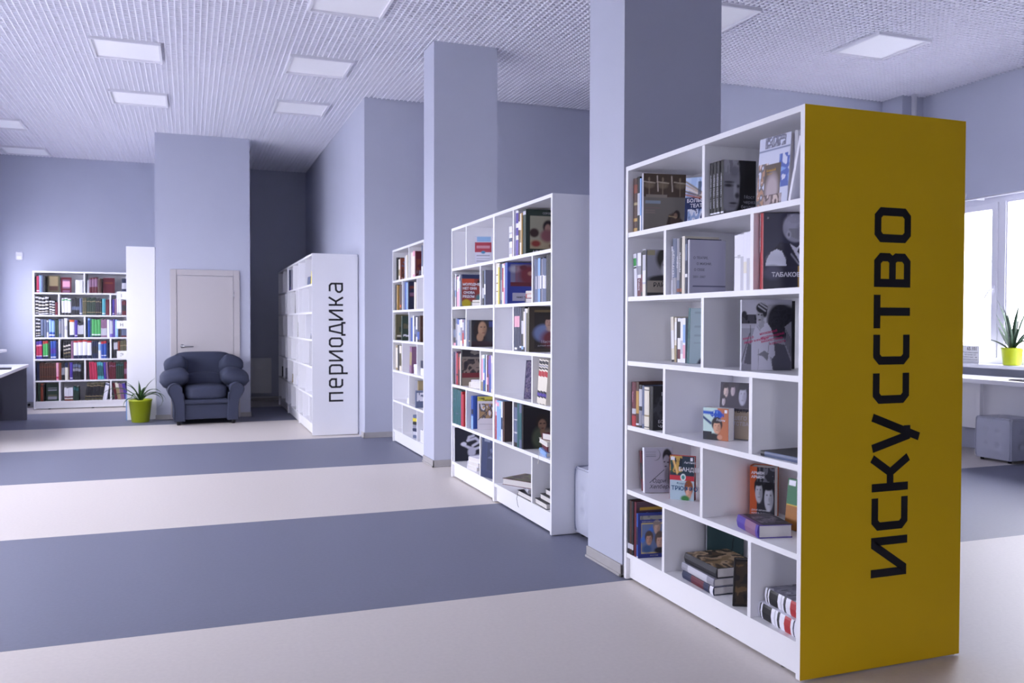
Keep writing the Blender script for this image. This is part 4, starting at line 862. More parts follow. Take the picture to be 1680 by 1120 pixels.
a = Art('#2c3a34', 44, 60); a.rect(.12, .30, .98, .86, '#9c9a88'); a.rect(.12, .12, .98, .32, '#a89c80'); a.ell(.68, .62, .17, .15, '#2a2226', .15); a.ell(.66, .58, .09, .10, '#a8887c', .2); a.ell(.64, .42, .2, .14, '#8a5a60', .25); a.ell(.25, .48, .14, .10, '#3a2a2a', .2); a.ell(.3, .24, .14, .07, '#8a3a34', .3); a.ell(.8, .2, .1, .05, '#6c4a3a', .3); a.text('СЕРОВ', .50, .90, .06, 'lgrey').text('АЛЬБОМ', .2, .03, .08, 'white', bold=.0005)
book(CB, 0, 1.612, z, .062, .298, .235, 'dgreen', v=.02, ang=3, art=a, bands=((.88, .96, 'lgrey'),), desc='dark green painting album with girl at a table')
a = Art('#86a4cc', 30, 44); a.ell(.4, .32, .4, .36, '#6c4a54', .2); a.ell(.35, .16, .3, .14, '#b09a3c', .3); a.ell(.6, .5, .12, .3, '#c0949c', .3); a.rect(0, 0, 1, .06, '#4a3a34')
book(CB, 0, 1.94, z, .014, .272, .16, 'maroon', v=.10, ang=40, lean=-4, art=a, desc='picture book with blue sky cover turned outward')
run(CB, 0, z, 2.06, [(.030, .285, .2, 'navy'), (.032, .275, .2, 'navy', ((.3, .7, 'blue'),))], v=.06)
z = ROWZ[1]
run(CB, 1, z, .032, [(.030, .27, .2, 'dark', ((.5, .9, 'slate'),)), (.024, .275, .2, 'white', ((.3, .5, 'lblue'),)), (.030, .26, .2, 'navy'), (.034, .25, .2, 'pink', ((.5, .9, 'white'),)), (.030, .25, .2, 'white', ((.0, .6, 'pink'),)), (.024, .262, .2, 'lgrey', ((.8, .9, 'slate'),))], v=.015)
a = Art('#243058', 44, 56); a.rect(0, .0, 1, .86, '#8a3a34'); a.rect(0, .7, .45, .86, '#b84a30'); a.ell(.75, .76, .2, .12, '#1c1a20', .2); a.ell(.85, .5, .18, .3, '#26202c', .3); a.ell(.75, .28, .26, .12, '#4a7c84', .25); a.ell(.32, .40, .16, .12, '#5c1c3c', .3); a.rect(0, 0, 1, .16, '#6c6454'); a.ell(.16, .10, .16, .12, '#b4a428', .15); a.text('МОЛОДЫЕ', .03, .66, .10, 'white', bold=.0012).text('НЕТ ОНИ', .03, .53, .10, 'white', bold=.0012).text('СНОВА', .06, .40, .10, 'white', bold=.0012).text('РЯДОМ', .03, .28, .10, 'white', bold=.0012)
book(CB, 1, .210, z, .040, .262, .235, 'navy', v=.015, ang=6, art=a, desc='red and blue poster-style book with large white title')
book(CB, 1, .60, z, .030, .20, .17, 'olive', v=.03, flat=-60, desc='olive book lying flat in front of the poster book')
book(CB, 1, .62, z+.031, .016, .21, .17, 'cream', v=.03, flat=-55, desc='thin cream book on top of the olive one')
book(CB, 1, .771, z, .028, .262, .2, 'dark', v=.02, bands=((.2, .5, 'lgrey'),))
a = Art('#6a6a7e', 36, 50); a.rect(.30, .66, 1, .84, '#4a40a0'); a.rect(.30, .26, 1, .44, '#4a40a0'); a.rect(.32, .52, .9, .58, '#a0a0b0', .7)
book(CB, 1, .805, z, .034, .265, .20, 'slate', v=.02, ang=4, art=a, bands=((.3, .6, 'white'),), desc='grey book with blue panels on its cover')
run(CB, 1, z, 1.108, [(.040, .295, .22, 'cream', ((.1, .9, 'white'), (.3, .33, 'tan'), (.5, .53, 'tan'), (.7, .73, 'tan'))), (.032, .295, .22, 'cream', ((.0, .9, 'yellow'),)), (.024, .29, .22, 'dark'), (.034, .285, .22, 'slate', ((.1, .6, 'grey'),)), (.026, .285, .22, 'white', ((.3, .9, 'red'),)), (.026, .286, .22, 'pink', ((.4, .95, 'white'),))], v=.012)
a = Art('#28388a', 56, 62); a.rect(.08, .44, 1, .96, '#6a6a88'); a.ell(.2, .84, .14, .08, '#a4a4b4', .4); a.ell(.92, .66, .1, .1, '#94a0c4', .4); a.noise(.2, .44, .95, .92, ['#6a6a88', '#7a2c38', '#5c2230', '#8a3c44'], 6, 14, .55); a.ell(.55, .70, .22, .24, '#6c2632', .25); a.ell(.42, .88, .10, .06, '#5a2430', .2); a.ell(.72, .86, .12, .06, '#6c2a34', .2); a.rect(.08, .42, 1, .52, '#5a1c26'); a.ell(.6, .74, .07, .05, '#a8786c', .3); a.rect(.14, .07, .98, .26, '#a8a8ba'); a.text('МАКС ЭРНСТ', .24, .14, .055, 'black', bold=.0005)
book(CB, 1, 1.290, z, .050, .290, .285, 'blue', v=.012, ang=3, art=a, desc='large blue art book with red painting')
book(CB, 1, 1.78, z, .030, .17, .13, 'navy', v=.02, flat=-70, desc='navy pocket book lying before the blue art book')
book(CB, 1, 1.775, z+.031, .030, .17, .13, 'red', v=.03, flat=-72, desc='red pocket book in the middle of a small pile')
book(CB, 1, 1.77, z+.062, .018, .19, .13, 'cream', v=.03, flat=-70, desc='cream booklet on top of a small pile')
random.seed(11)
run(CB, 1, z, 1.850, [(.0195, .27+random.random()*.015, .21, random.choice(['slate', 'lblue', 'lgrey', 'grey', 'slate', 'navy']), ((.3, .6, random.choice(['lgrey', 'slate', 'white'])),)) for k in range(10)], hard=False, v=.012)
run(CB, 1, z, 2.048, [(.034, .29, .24, 'black'), (.030, .288, .24, 'dark')], v=.012)
z = ROWZ[2]
run(CB, 2, z, .032, [(.060, .225, .17, 'dark', ((.3, .6, 'slate'), (.0, .1, 'pink'))), (.050, .228, .17, 'slate', ((.2, .8, 'grey'),)), (.044, .22, .17, 'blue', ((.0, .8, 'lgrey'),)), (.040, .215, .17, 'lgrey', ((.4, .5, 'lblue'),)), (.050, .218, .17, 'white', ((.2, .7, 'grey'),)), (.044, .215, .17, 'mauve', ((.1, .5, 'red'), (.6, .9, 'lgrey'))), (.046, .218, .17, 'slate', ((.0, .25, 'cream'),))], v=.012)
run(CB, 2, z, .418, [(.030, .212, .2, 'slate'), (.030, .21, .2, 'navy', ((.2, .24, 'tan'),))], v=.012)
a = Art('#22242c', 50, 54); a.ell(.34, .62, .28, .40, '#241a18', .12); a.ell(.38, .66, .15, .28, '#a88468', .12); a.ell(.30, .36, .12, .16, '#9a785e', .15); a.ell(.46, .64, .07, .2, '#7c5c46', .5, .6); a.ell(.34, .74, .04, .018, '#2a1e1a', .4); a.ell(.46, .74, .03, .018, '#2a1e1a', .4); a.ell(.42, .52, .05, .016, '#6c3a30', .4); a.rect(.62, .74, .76, .96, '#46508a', .8); a.rect(0, 0, 1, .22, '#2e1c22'); a.ell(.7, .45, .2, .25, '#33343c', .4)
book(CB, 2, .480, z, .040, .212, .235, 'dark', v=.012, ang=2, art=a, desc='dark painting book with a renaissance face')
run(CB, 2, z, 1.492, [(.052, .296, .24, 'navy', ((.55, .80, 'pink'), (.03, .08, 'white'))), (.046, .296, .24, 'navy', ((.55, .80, 'pink'),)), (.034, .295, .24, 'navy', ((.08, .12, 'white'),)), (.036, .292, .24, 'dark', ((.05, .12, 'lblue'), (.4, .7, 'lgrey'))), (.026, .295, .24, 'black', ((.1, .9, 'cream'),)), (.024, .285, .24, 'lgrey'), (.028, .285, .24, 'cream', ((.0, .9, 'olive'),))], v=.010)
a = Art('#3c342c', 54, 62); a.rect(.12, .90, 1, .94, '#6c5c3c'); a.rect(.12, .08, 1, .90, '#26221f'); a.ell(.36, .42, .26, .20, '#6c7aa4', .2); a.ell(.62, .30, .34, .22, '#6c2c34', .25); a.face(.46, .66, .13, '#b89484', '#2c2220', '#8a6454'); a.face(.90, .62, .13, '#b49080', '#5c4a40', '#8a6454'); a.ell(.92, .36, .16, .24, '#6c6a6c', .3); a.ell(.52, .52, .12, .06, '#b09488', .3); a.text('Мастера', .28, .20, .085, 'lgrey').text('русской живописи', .20, .125, .050, 'lgrey')
book(CB, 2, 1.742, z, .022, .292, .30, 'olive', v=.010, ang=1.5, art=a, desc='large brown album of painting masters with two women')
z = ROWZ[3]
run(CB, 3, z, .032, [(.050, .275, .22, 'navy', ((.0, .3, 'dark'),)), (.030, .275, .22, 'mauve'), (.044, .262, .22, 'red', ((.3, .35, 'maroon'),)), (.022, .262, .22, 'dark'), (.032, .258, .22, 'maroon', ((.5, .9, 'red'),)), (.022, .265, .22, 'cream')], v=.012)
a = Art('#26222a', 50, 60); a.rect(0, .74, 1, .80, '#7c746c'); a.noise(0, .35, 1, .74, ['#26222a', '#3a3234', '#84746a', '#2c2628'], 8, 17, .9); a.noise(.3, .8, .9, 1, ['#26222a', '#8a847c', '#33303a'], 7, 5, .7); a.rect(0, .22, 1, .36, '#6c242c'); a.rect(0, 0, 1, .22, '#84786c')
book(CB, 3, .235, z, .034, .295, .245, 'black', v=.012, ang=2, art=a, desc='black and red album with engraved battle scene')
book(CB, 3, .62, z, .044, .22, .18, 'cream', v=.015, flat=-72, desc='cream book lying flat below the battle album')
book(CB, 3, .63, z+.045, .018, .22, .16, 'white', v=.02, flat=-66, desc='white booklet on the flat cream book')
run(CB, 3, z, .772, [(.036, .27, .18, 'cream', ((.0, .25, 'tan'), (.3, .9, 'pink'))), (.036, .275, .18, 'white', ((.0, .3, 'blue'), (.5, .9, 'lblue'))), (.030, .275, .18, 'teal', ((.2, .6, 'blue'),)), (.024, .278, .18, 'white'), (.030, .272, .18, 'maroon', ((.2, .4, 'pink'),)), (.030, .27, .18, 'mauve', ((.5, .9, 'violet'),)), (.036, .275, .18, 'violet', ((.0, .5, 'blue'),)), (.030, .275, .18, 'cream', ((.1, .8, 'lgrey'),)), (.020, .262, .18, 'lgrey')], hard=False, v=.012)
a = Art('#7c7490', 30, 50); a.noise(0, 0, 1, 1, ['#8a7c98', '#5c5876', '#9c90a8', '#6c6480', '#a4989c'], 14, 23, .9)
book(CB, 3, 1.560, z, .016, .272, .16, 'navy', v=.05, ang=8, lean=16, art=a, desc='patterned book leaning right against the divider')
ZB = ((.0, .14, 'cream'), (.14, .17, 'dark'), (.17, .24, 'purple'), (.24, .29, 'dark'), (.62, .74, 'red'), (.78, .82, 'dark'), (.84, .88, 'grey'), (.90, .97, 'dark'))
for q in range(3): book(CB, 3, 1.895+.050*q, z, .048, .285, .18, 'cream', v=.012, lean=9, bands=ZB, hard=False, desc='tall cream volume of a leaning trio')
z = ROWZ[4]
run(CB, 4, z, .030, [(.075, .29, .22, 'teal', ((.7, .72, 'slate'),)), (.080, .29, .22, 'teal', ((.3, .32, 'slate'),)), (.080, .288, .22, 'teal'), (.038, .28, .2, 'red', ((.0, .9, 'crimson'),)), (.034, .262, .2, 'red')], v=.006)
book(CB, 4, .462, z, .046, .262, .16, 'blue', v=.03, bands=((.0, .4, 'lblue'), (.45, .6, 'navy')))
book(CB, 4, .600, z, .035, .275, .15, 'black', v=.215, ang=8, desc='black book behind the white sketch cover')
a = Art('#c4c0c8', 40, 54); a.rect(0, .86, 1, 1, '#b8b048'); a.noise(.1, .35, .9, .78, ['#c4c0c8', '#c4c0c8', '#8a6c3c', '#2c2830', '#c4c0c8', '#b89850'], 6, 41, .9); a.line(.05, .3, .85, .72, .012, '#3a343c'); a.line(.3, .72, .9, .5, .010, '#3a343c'); a.ell(.65, .74, .05, .04, '#7070a8', .3); a.rect(.1, .16, .85, .18, '#94909c', .6); a.text('ХЛЕБ', .10, .915, .06, 'black', bold=.0008).text('ХУДОЖНИК', .30, .87, .05, 'black', bold=.0006)
book(CB, 4, .535, z, .020, .262, .150, 'white', v=.05, ang=20, art=a, desc='white book with yellow top and horse sketch', hard=False)
book(CB, 4, .80, z, .03, .13, .1, 'orange', v=.22)
run(CB, 4, z, 1.106, [(.024, .285, .2, 'pink', ((.0, .6, 'red'), (.7, .9, 'white'))), (.052, .285, .2, 'lblue', ((.85, .95, 'pink'),)), (.044, .285, .2, 'sky', ((.1, .8, 'lblue'),)), (.026, .282, .2, 'white', ((.3, .6, 'navy'),))], v=.010)
a = Art('#33282a', 40, 56); a.rect(.38, .08, .95, .58, '#8e8a84'); a.noise(.45, .12, .9, .5, ['#8e8a84', '#8e8a84', '#55504e'], 8, 6, .7)
for yy in (.86, .76, .70, .64): a.rect(.35, yy, .85, yy+.012, '#6c6264', .8)
book(CB, 4, 1.256, z, .034, .285, .24, 'brown', v=.012, ang=2, art=a, desc='dark brown book with pale drawing on the cover')
run(CB, 4, z, 1.492, [(.062, .30, .24, 'dark', ((.1, .9, 'slate'), (.3, .34, 'lgrey'), (.6, .63, 'lgrey'))), (.040, .30, .24, 'teal'), (.042, .298, .24, 'slate', ((.2, .8, 'teal'),))], v=.008)
a = Art('#1c1a22', 56, 62); a.ell(.45, .60, .16, .17, '#221a18', .2); a.ell(.45, .54, .095, .125, '#8a6a58', .15); a.ell(.52, .24, .26, .20, '#7a6a5c', .25); a.ell(.36, .24, .14, .22, '#4a5444', .35); a.ell(.46, .38, .06, .08, '#84664f', .2); a.ell(.41, .57, .03, .014, '#1c1412', .4); a.ell(.50, .57, .03, .014, '#1c1412', .4); a.ell(.46, .46, .03, .012, '#5a2c28', .4); a.rect(0, .92, 1, .96, '#2c2a30')
book(CB, 4, 1.638, z, .028, .296, .30, 'black', v=.008, ang=2, art=a, desc='large black album with portrait of a dark-haired woman')
book(CB, 4, 2.08, z, .030, .24, .18, 'lblue', v=.012, flat=-12, desc='pale blue book at the bottom of the front pile')
book(CB, 4, 2.09, z+.031, .038, .23, .17, 'maroon', v=.02, flat=-14, desc='maroon book second in the front pile')
book(CB, 4, 2.095, z+.070, .030, .23, .16, 'cream', v=.01, flat=170, desc='cream book third in the front pile')
book(CB, 4, 2.095, z+.101, .042, .22, .16, 'maroon', v=.03, flat=-78, desc='maroon book on top of the front pile')
z = ROWZ[5]
a = Art('#1a1c2c', 50, 60)
for p in ((.22, .50, .42, .40), (.42, .40, .62, .34), (.62, .34, .98, .46), (.40, .60, .64, .66), (.64, .66, .78, .56), (.78, .56, .55, .44), (.40, .60, .44, .70), (.44, .70, .58, .74)): a.line(*p, .035, '#c0c0d0')
a.ell(.28, .50, .08, .06, '#d0d0de', .2); a.ell(.52, .26, .12, .14, '#b4b4c6', .2); a.ell(.8, .13, .3, .05, '#9494a8', .3); a.line(.55, .80, .95, .96, .006, '#b0b0c0')
book(CB, 5, .042, z, .020, .285, .285, 'white', v=.012, ang=3, art=a, desc='black photo album with a bending acrobat', lean=-2)
for q in range(3): book(CB, 5, .60+.004*q, z+.0325*q, .032, .25, .185, 'white', v=.010+.004*q, flat=-84+2*q, bands=((.2, .5, 'lgrey'),), desc='white volume in the flat pile before the acrobat', stack=['bottom', 'middle', 'top'][q])
a = Art('#1f2d54', 36, 54); a.rect(.26, .15, .82, .92, '#26345c'); a.rect(.30, .2, .78, .88, '#1b2748'); a.noise(.36, .5, .72, .85, ['#1b2748', '#1b2748', '#5c6484'], 10, 4, .7); a.rect(.12, .90, .42, .97, '#6c7488')
book(CB, 5, .772, z, .030, .30, .245, 'navy', v=-.004, ang=74, lean=-3, art=a, desc='tall dark blue book facing the aisle')
book(CB, 5, 1.800, z, .034, .25, .20, 'dark', v=.010, flat=180, desc='dark book at the bottom, pages to the aisle')
book(CB, 5, 1.770, z+.035, .026, .25, .2, 'lgrey', v=.015, flat=-12, desc='grey book second of the loose pile')
a = Art('#4a4440', 30, 30); a.noise(0, 0, 1, 1, ['#5c5448', '#6c6c4c', '#4a3a3c', '#84745c'], 5, 8, .9)
book(CB, 5, 1.74, z+.062, .044, .30, .24, 'maroon', v=-.07, flat=208, art=a, desc='maroon-edged album sticking out on top of the loose pile')
for q in range(3): book(CB, 5, 2.105-.02*(2-q), z+.036*q, .035, .21-.02*q, .17, 'dark', v=.012+.02*q, flat=178, bands=(), desc='dark book lying with white pages to the aisle', stack=['bottom', 'middle', 'top'][q])
rb = MB().tube([(2.066, 5.40, .19), (2.058, 5.405, .165), (2.052, 5.41, .13), (2.055, 5.40, .09), (2.056, 5.385, .075)], .0014, 5).obj('ribbon_bookmark', BLK); tag(rb, 'thin dark ribbon bookmark hanging from the loose pile on the bottom shelf', 'bookmark')
rb = MB().tube([(2.066, 5.03, .51), (2.058, 5.03, .495), (2.054, 5.032, .46), (2.057, 5.04, .43), (2.058, 5.045, .42)], .0018, 5).obj('ribbon_bookmark', ink(PAL['cream'])); tag(rb, 'cream ribbon bookmark hanging over the fifth shelf edge', 'bookmark')

# --- half-hidden bookcase (smaller in view: one mesh per book)
def far(case, row, z, u, items, v=.02, **kw):
    for it in items:
        if it[0] > .11:
            a = Art(it[3], 24, 34)
            for b0, b1, bc in (it[4] if len(it) > 4 else ()): a.noise(.08, b0, .92, b1, [bc, bc, it[3]], 7, int(b0*90)+row, .85)
            o = dict(it[5]) if len(it) > 5 else {}
            book(case, row, u, z, .036, it[1], it[2], it[3], v=o.pop('v', v), art=a, ang=4, **o); u += it[0]
        else: u = run(case, row, z, u, [it], v, detail=False, **kw)
    return u
z = ROWZ[0]
far(CC, 0, z, .10, [(.12, .25, .2, 'dark', ((.2, .6, 'olive'), (.8, .9, 'brown'))), (.06, .22, .16, 'cream', ((.2, .5, 'tan'),)), (.22, .23, .16, 'rust', ((.0, .1, 'cream'), (.1, .5, 'brown'), (.6, .85, 'slate'))), (.05, .23, .16, 'lgrey'), (.06, .24, .16, 'cream')])
far(CC, 0, z, .77, [(.08, .25, .17, 'cream'), (.08, .26, .17, 'pink', ((.1, .8, 'cream'),)), (.20, .255, .17, 'maroon', ((.05, .25, 'grey'), (.25, .7, 'rust')))]); far(CC, 0, z, 1.20, [(.05, .29, .2, 'slate', ((.0, .3, 'white'),)), (.05, .29, .2, 'dark')])
z = ROWZ[1]
far(CC, 1, z, .05, [(.08, .28, .2, 'dark'), (.14, .27, .2, 'ochre', ((.1, .3, 'tan'), (.6, .9, 'tan'))), (.06, .27, .2, 'brown', ((.1, .2, 'orange'),))]); far(CC, 1, z, .46, [(.06, .29, .2, 'slate'), (.06, .29, .2, 'blue'), (.05, .28, .2, 'lblue'), (.28, .29, .2, 'navy', ((.45, .75, 'maroon'), (.75, .85, 'rust'), (.5, .6, 'mauve'))), (.05, .27, .2, 'cream')])
z = ROWZ[2]
far(CC, 2, z, .04, [(.30, .28, .2, 'olive', ((.0, .1, 'dark'), (.12, .2, 'cream'), (.3, .5, 'dgreen'))), (.30, .26, .2, 'dgreen', ((.15, .25, 'white'), (.5, .7, 'olive')))]); far(CC, 2, z, .77, [(.08, .24, .18, 'blue'), (.05, .26, .18, 'white'), (.08, .255, .18, 'navy', ((.3, .6, 'slate'),)), (.05, .245, .18, 'white', ((.2, .5, 'slate'),)), (.08, .25, .18, 'dark', ((.1, .4, 'blue'),)), (.14, .26, .18, 'brown', ((.3, .7, 'olive'),))])
z = ROWZ[3]
far(CC, 3, z, .07, [(.10, .27, .2, 'tan', ((.1, .9, 'cream'),)), (.08, .275, .2, 'dark'), (.09, .27, .2, 'cream', ((.2, .7, 'olive'),))]); far(CC, 3, z, .70, [(.09, .27, .18, 'mauve', ((.3, .8, 'tan'),), dict(lean=4))])
for q in range(3): book(CC, 3, 1.056, z+.033*q, .032, .22, .17, 'white', v=.02, flat=-70-6*q, bands=((.2, .5, 'lgrey'),), desc='white book of the flat pile', stack=['bottom', 'middle', 'top'][q], detail=False)
for q in range(4): book(CC, 3, 1.33, z+.036*q, .035, .21, .17, 'navy' if q > 1 else 'white', v=.02, flat=176, desc='book lying at the right end', stack=['lowest', 'second', 'third', 'top'][q], detail=False)
z = ROWZ[4]
for q in range(3): book(CC, 4, .70, z+.03*q, .029, .20, .15, 'white' if q < 2 else 'lgrey', v=.03, flat=-75, desc='pale book of the small flat pile', stack=['bottom', 'middle', 'top'][q], detail=False)
far(CC, 4, z, .78, [(.10, .26, .2, 'grey', ((.2, .5, 'slate'),)), (.26, .255, .2, 'tan', ((.0, .35, 'grey'), (.85, 1, 'navy')))], v=.06)
far(CC, 4, z, 1.02, [(.20, .17, .1, 'slate', ((.4, .9, 'white'),), dict(lean=6))], v=.0)
z = ROWZ[5]
for q in range(7): book(CC, 5, 1.02, z+.034*q, .033, .24, .2, ['slate', 'lgrey', 'navy', 'grey', 'dark', 'yellow', 'slate'][q], v=.02, flat=-60-(q % 3)*4, bands=((.1, .9, ['lgrey', 'white', 'slate', 'lgrey', 'grey', 'ochre', 'navy'][q]),), desc='%s book of the tall flat pile' % NAMES[['slate', 'lgrey', 'navy', 'grey', 'dark', 'yellow', 'slate'][q]], detail=False)
for q in range(4): book(CC, 5, 1.33, z+.03*q, .029, .2, .15, 'white', v=.02, flat=178, desc='white book lying at the right end', stack=['lowest', 'second', 'third', 'top'][q], detail=False)

# --- magazine bookcase
z = DZ[0]; B2, B3 = 1.34, 2.68
far(CD, 0, z, .2, [(.05, .26, .02, 'rust', (), dict(v=.2))]); far(CD, 0, z, B2+.08, [(.20, .30, .02, 'navy', ((.0, .2, 'violet'),), dict(v=.02)), (.10, .29, .02, 'grey', (), dict(v=.02)), (.12, .28, .02, 'lgrey', ((.2, .5, 'mauve'),), dict(v=.1))], hard=False)
def mag(row, zz, u, w, h, c, v, ang, bands=(), desc=None): book(CD, row, u, zz, .006, h, w, c, v=v, ang=ang, lean=-3, bands=bands, hard=False, desc=desc, detail=False, kindname='magazine')
mag(0, z, B3+.75, .21, .10, 'slate', .02, 88, desc='slate magazine lying low at the front'); mag(0, z, B3+1.05, .2, .26, 'violet', .10, 80, desc='violet magazine standing to the right'); mag(0, z, B3+.98, .18, .16, 'yellow', .03, 70, desc='yellow and black magazine')
for row, items in ((1, ((.15, .2, .28, 'dark', .05), (.8, .2, .27, 'slate', .05), (B2+.1, .2, .29, 'lgrey', .05), (B2+.5, .21, .28, 'black', .03), (B2+1.05, .2, .27, 'white', .05), (B3+.45, .2, .28, 'white', .06), (B3+1.08, .2, .28, 'lgrey', .03))),
                   (2, ((.3, .2, .25, 'dark', .03), (.85, .2, .27, 'grey', .03), (B2+.2, .2, .28, 'violet', .06), (B2+.9, .22, .20, 'olive', .02), (B2+.5, .2, .28, 'white', .05), (B3+.5, .2, .27, 'cream', .08), (B3+1.07, .21, .28, 'blue', .02), (B3+.85, .12, .06, 'grey', .02))),
                   (3, ((.43, .2, .26, 'brown', .05), (.83, .2, .27, 'dark', .05), (B2+.2, .2, .28, 'mauve', .06), (B2+.8, .21, .28, 'white', .03), (B3+.43, .2, .1, 'grey', .06), (B3+1.12, .2, .27, 'navy', .03))),
                   (4, ((.3, .22, .16, 'dark', .0), (.8, .22, .16, 'grey', .0), (B2+.3, .21, .12, 'tan', .01), (B2+.95, .2, .14, 'lgrey', .0), (B3+.55, .2, .04, 'dark', .02)))):
    for u, w, h, c, v in items: mag(row, DZ[row], u, w, h, c, v+.02, 35, ((.2, .6, 'lgrey'),), desc='%s magazine propped upright' % NAMES[c])

# --- far-wall bookcase: six crowded rows
def S_(*a): return a
WB = ((.0, .14, 'black'), (.86, .93, 'lgreen')); WR = ((.0, .18, 'navy'), (.90, 1, 'red')); PAT = ((.06, .10, 'white'), (.18, .22, 'cream'), (.32, .40, 'white'), (.52, .58, 'cream'), (.70, .76, 'white'), (.9, .97, 'white')); GL = ((.15, .18, 'tan'), (.78, .81, 'tan')); WT = ((.08, .13, 'white'),)
px = lambda c, s: (40+c/s-52)/122.0
NARROW = .0395                                      # thinner spines than this are joined: past the first 300 books in view
JOIN = MB(); JCOL = []
def erow(row, s, cells):
    bounds = [(.026, .677), (.703, 1.354)] if row % 2 == 0 else [(.026, .332), (.358, 1.032), (1.058, 1.354)]
    for (b0, b1), cell in zip(bounds, cells):
        f0, f1 = px(cell[0][0], s), px(cell[-1][1], s); f2 = f1+.265*math.sin(R(max(0, cell[-1][6].get('lean', 0))))
        g0, g1 = max(f0, b0+.004+.265*math.sin(R(max(0, -cell[0][6].get('lean', 0))))), min(f1, b1-.003-(f2-f1)); mp = lambda c: g0+(px(c, s)-f0)/(f1-f0)*(g1-g0)
        for c0, c1, n, c, h, b, o in cell:
            t = (mp(c1)-mp(c0))/n
            if n == 1 and t > .11:
                a = Art(c, 24, 30)
                for b0_, b1_, bc in b: a.rect(.14, b0_, .86, b1_, bc)
                o = dict(o); book(CE, row, mp(c0)-.022, EZ[row], .030, h, t*.93, c, v=.05, ang=88, lean=-3, art=a, **o); continue
            for k in range(n):
                sh = ((k*5+row*3) % 4-1.5)*.018; bb = tuple((max(0, x0+sh), min(1, x1+sh), cc) for x0, x1, cc in b) if len(b) > 3 else b
                ob = book(CE, row, mp(c0)+k*t, EZ[row], max(.012, t*.96), h+.006*((k*7+row) % 3-1), .17, c, v=.02, bands=bb, detail=False, **o)
                if t < NARROW:
                    me = ob.data; at = me.color_attributes['Col'].data
                    JOIN.add([ob.matrix_world @ v.co for v in me.vertices], [tuple(p.vertices) for p in me.polygons]); JCOL.extend(tuple(at[p.loop_start].color)[:3] for p in me.polygons)
                    bpy.data.objects.remove(ob); bpy.data.meshes.remove(me)
q = {}
s2 = 8.617; s3 = 8.0
erow(0, s2, [[(128, 150, 1, 'dark', .24, (), q), (150, 188, 1, 'crimson', .25, WT, q), (188, 214, 1, 'lblue', .26, (), q), (214, 244, 1, 'slate', .26, (), q), (246, 290, 1, 'black', .25, (), q), (290, 474, 1, 'olive', .255, ((.12, .40, 'brown'), (.40, .95, 'tan')), dict(desc='olive embossed album with its cover facing out')), (482, 640, 1, 'maroon', .23, ((.05, .15, 'mauve'), (.3, .85, 'mauve'), (.4, .75, 'pink')), dict(desc='maroon book with pale portrait facing out')), (700, 806, 1, 'white', .20, (), dict(desc='small white book facing out'))],
             [(872, 898, 1, 'lgrey', .20, (), q), (900, 1020, 3, 'maroon', .235, ((.4, .9, 'mauve'),), q), (1022, 1080, 1, 'brown', .23, (), q), (1088, 1270, 1, 'maroon', .235, ((.62, .72, 'rust'),), dict(desc='wide maroon book facing out')), (1372, 1456, 1, 'navy', .235, ((.3, .7, 'lgrey'),), q)]])
erow(1, s2, [[(130, 328, 4, 'dark', .27, PAT, q), (338, 420, 2, 'dark', .21, PAT, q), (424, 462, 1, 'maroon', .19, (), q)],
             [(504, 640, 3, 'white', .25, WB, q), (648, 760, 4, 'dark', .255, ((.3, .5, 'slate'),), q), (762, 802, 1, 'slate', .25, WT, q), (806, 862, 2, 'olive', .26, GL, q), (866, 992, 5, 'dgreen', .26, GL, q), (996, 1086, 3, 'dark', .255, GL, q), (1092, 1142, 1, 'lteal', .25, WT, q), (1146, 1196, 2, 'maroon', .235, (), q)],
             [(1228, 1262, 1, 'purple', .24, WT, q), (1264, 1296, 2, 'mauve', .25, (), q), (1298, 1366, 2, 'white', .25, ((.1, .14, 'dark'), (.0, .06, 'dark')), q), (1370, 1456, 3, 'maroon', .22, ((.3, .7, 'dark'),), q)]])
erow(2, s2, [[(136, 206, 2, 'dark', .28, PAT, q), (212, 260, 1, 'slate', .265, ((.0, .1, 'dgreen'),), q), (262, 296, 1, 'slate', .26, (), q), (297, 330, 1, 'lgrey', .25, ((.3, .9, 'slate'),), q), (332, 416, 2, 'blue', .265, ((.1, .16, 'white'), (.3, .95, 'lblue')), q), (418, 470, 2, 'dgreen', .265, (), q), (474, 512, 1, 'slate', .27, ((.2, .9, 'grey'),), q), (514, 556, 1, 'grey', .27, (), q), (558, 602, 1, 'white', .28, ((.4, .6, 'lgrey'),), q), (606, 632, 1, 'dark', .25, (), q), (634, 706, 1, 'white', .255, ((.88, 1, 'orange'), (.0, .14, 'navy')), q), (710, 750, 1, 'purple', .25, WT, q), (752, 840, 4, 'dark', .225, ((.2, .8, 'lgrey'),), q)],
             [(872, 906, 1, 'lblue', .28, ((.0, .9, 'blue'),), q), (908, 928, 1, 'teal', .27, (), q), (930, 1062, 3, 'lgreen', .27, ((.12, .17, 'white'), (.0, .08, 'navy')), q), (1064, 1148, 4, 'mauve', .27, ((.1, .5, 'lgrey'),), q), (1152, 1192, 1, 'white', .26, (), q), (1194, 1238, 1, 'violet', .255, ((.2, .95, 'lgrey'),), q), (1240, 1268, 1, 'purple', .27, (), q), (1270, 1312, 1, 'lblue', .26, ((.1, .9, 'sky'),), q), (1314, 1360, 2, 'dark', .25, (), q), (1362, 1456, 4, 'maroon', .25, ((.1, .5, 'slate'),), q)]])
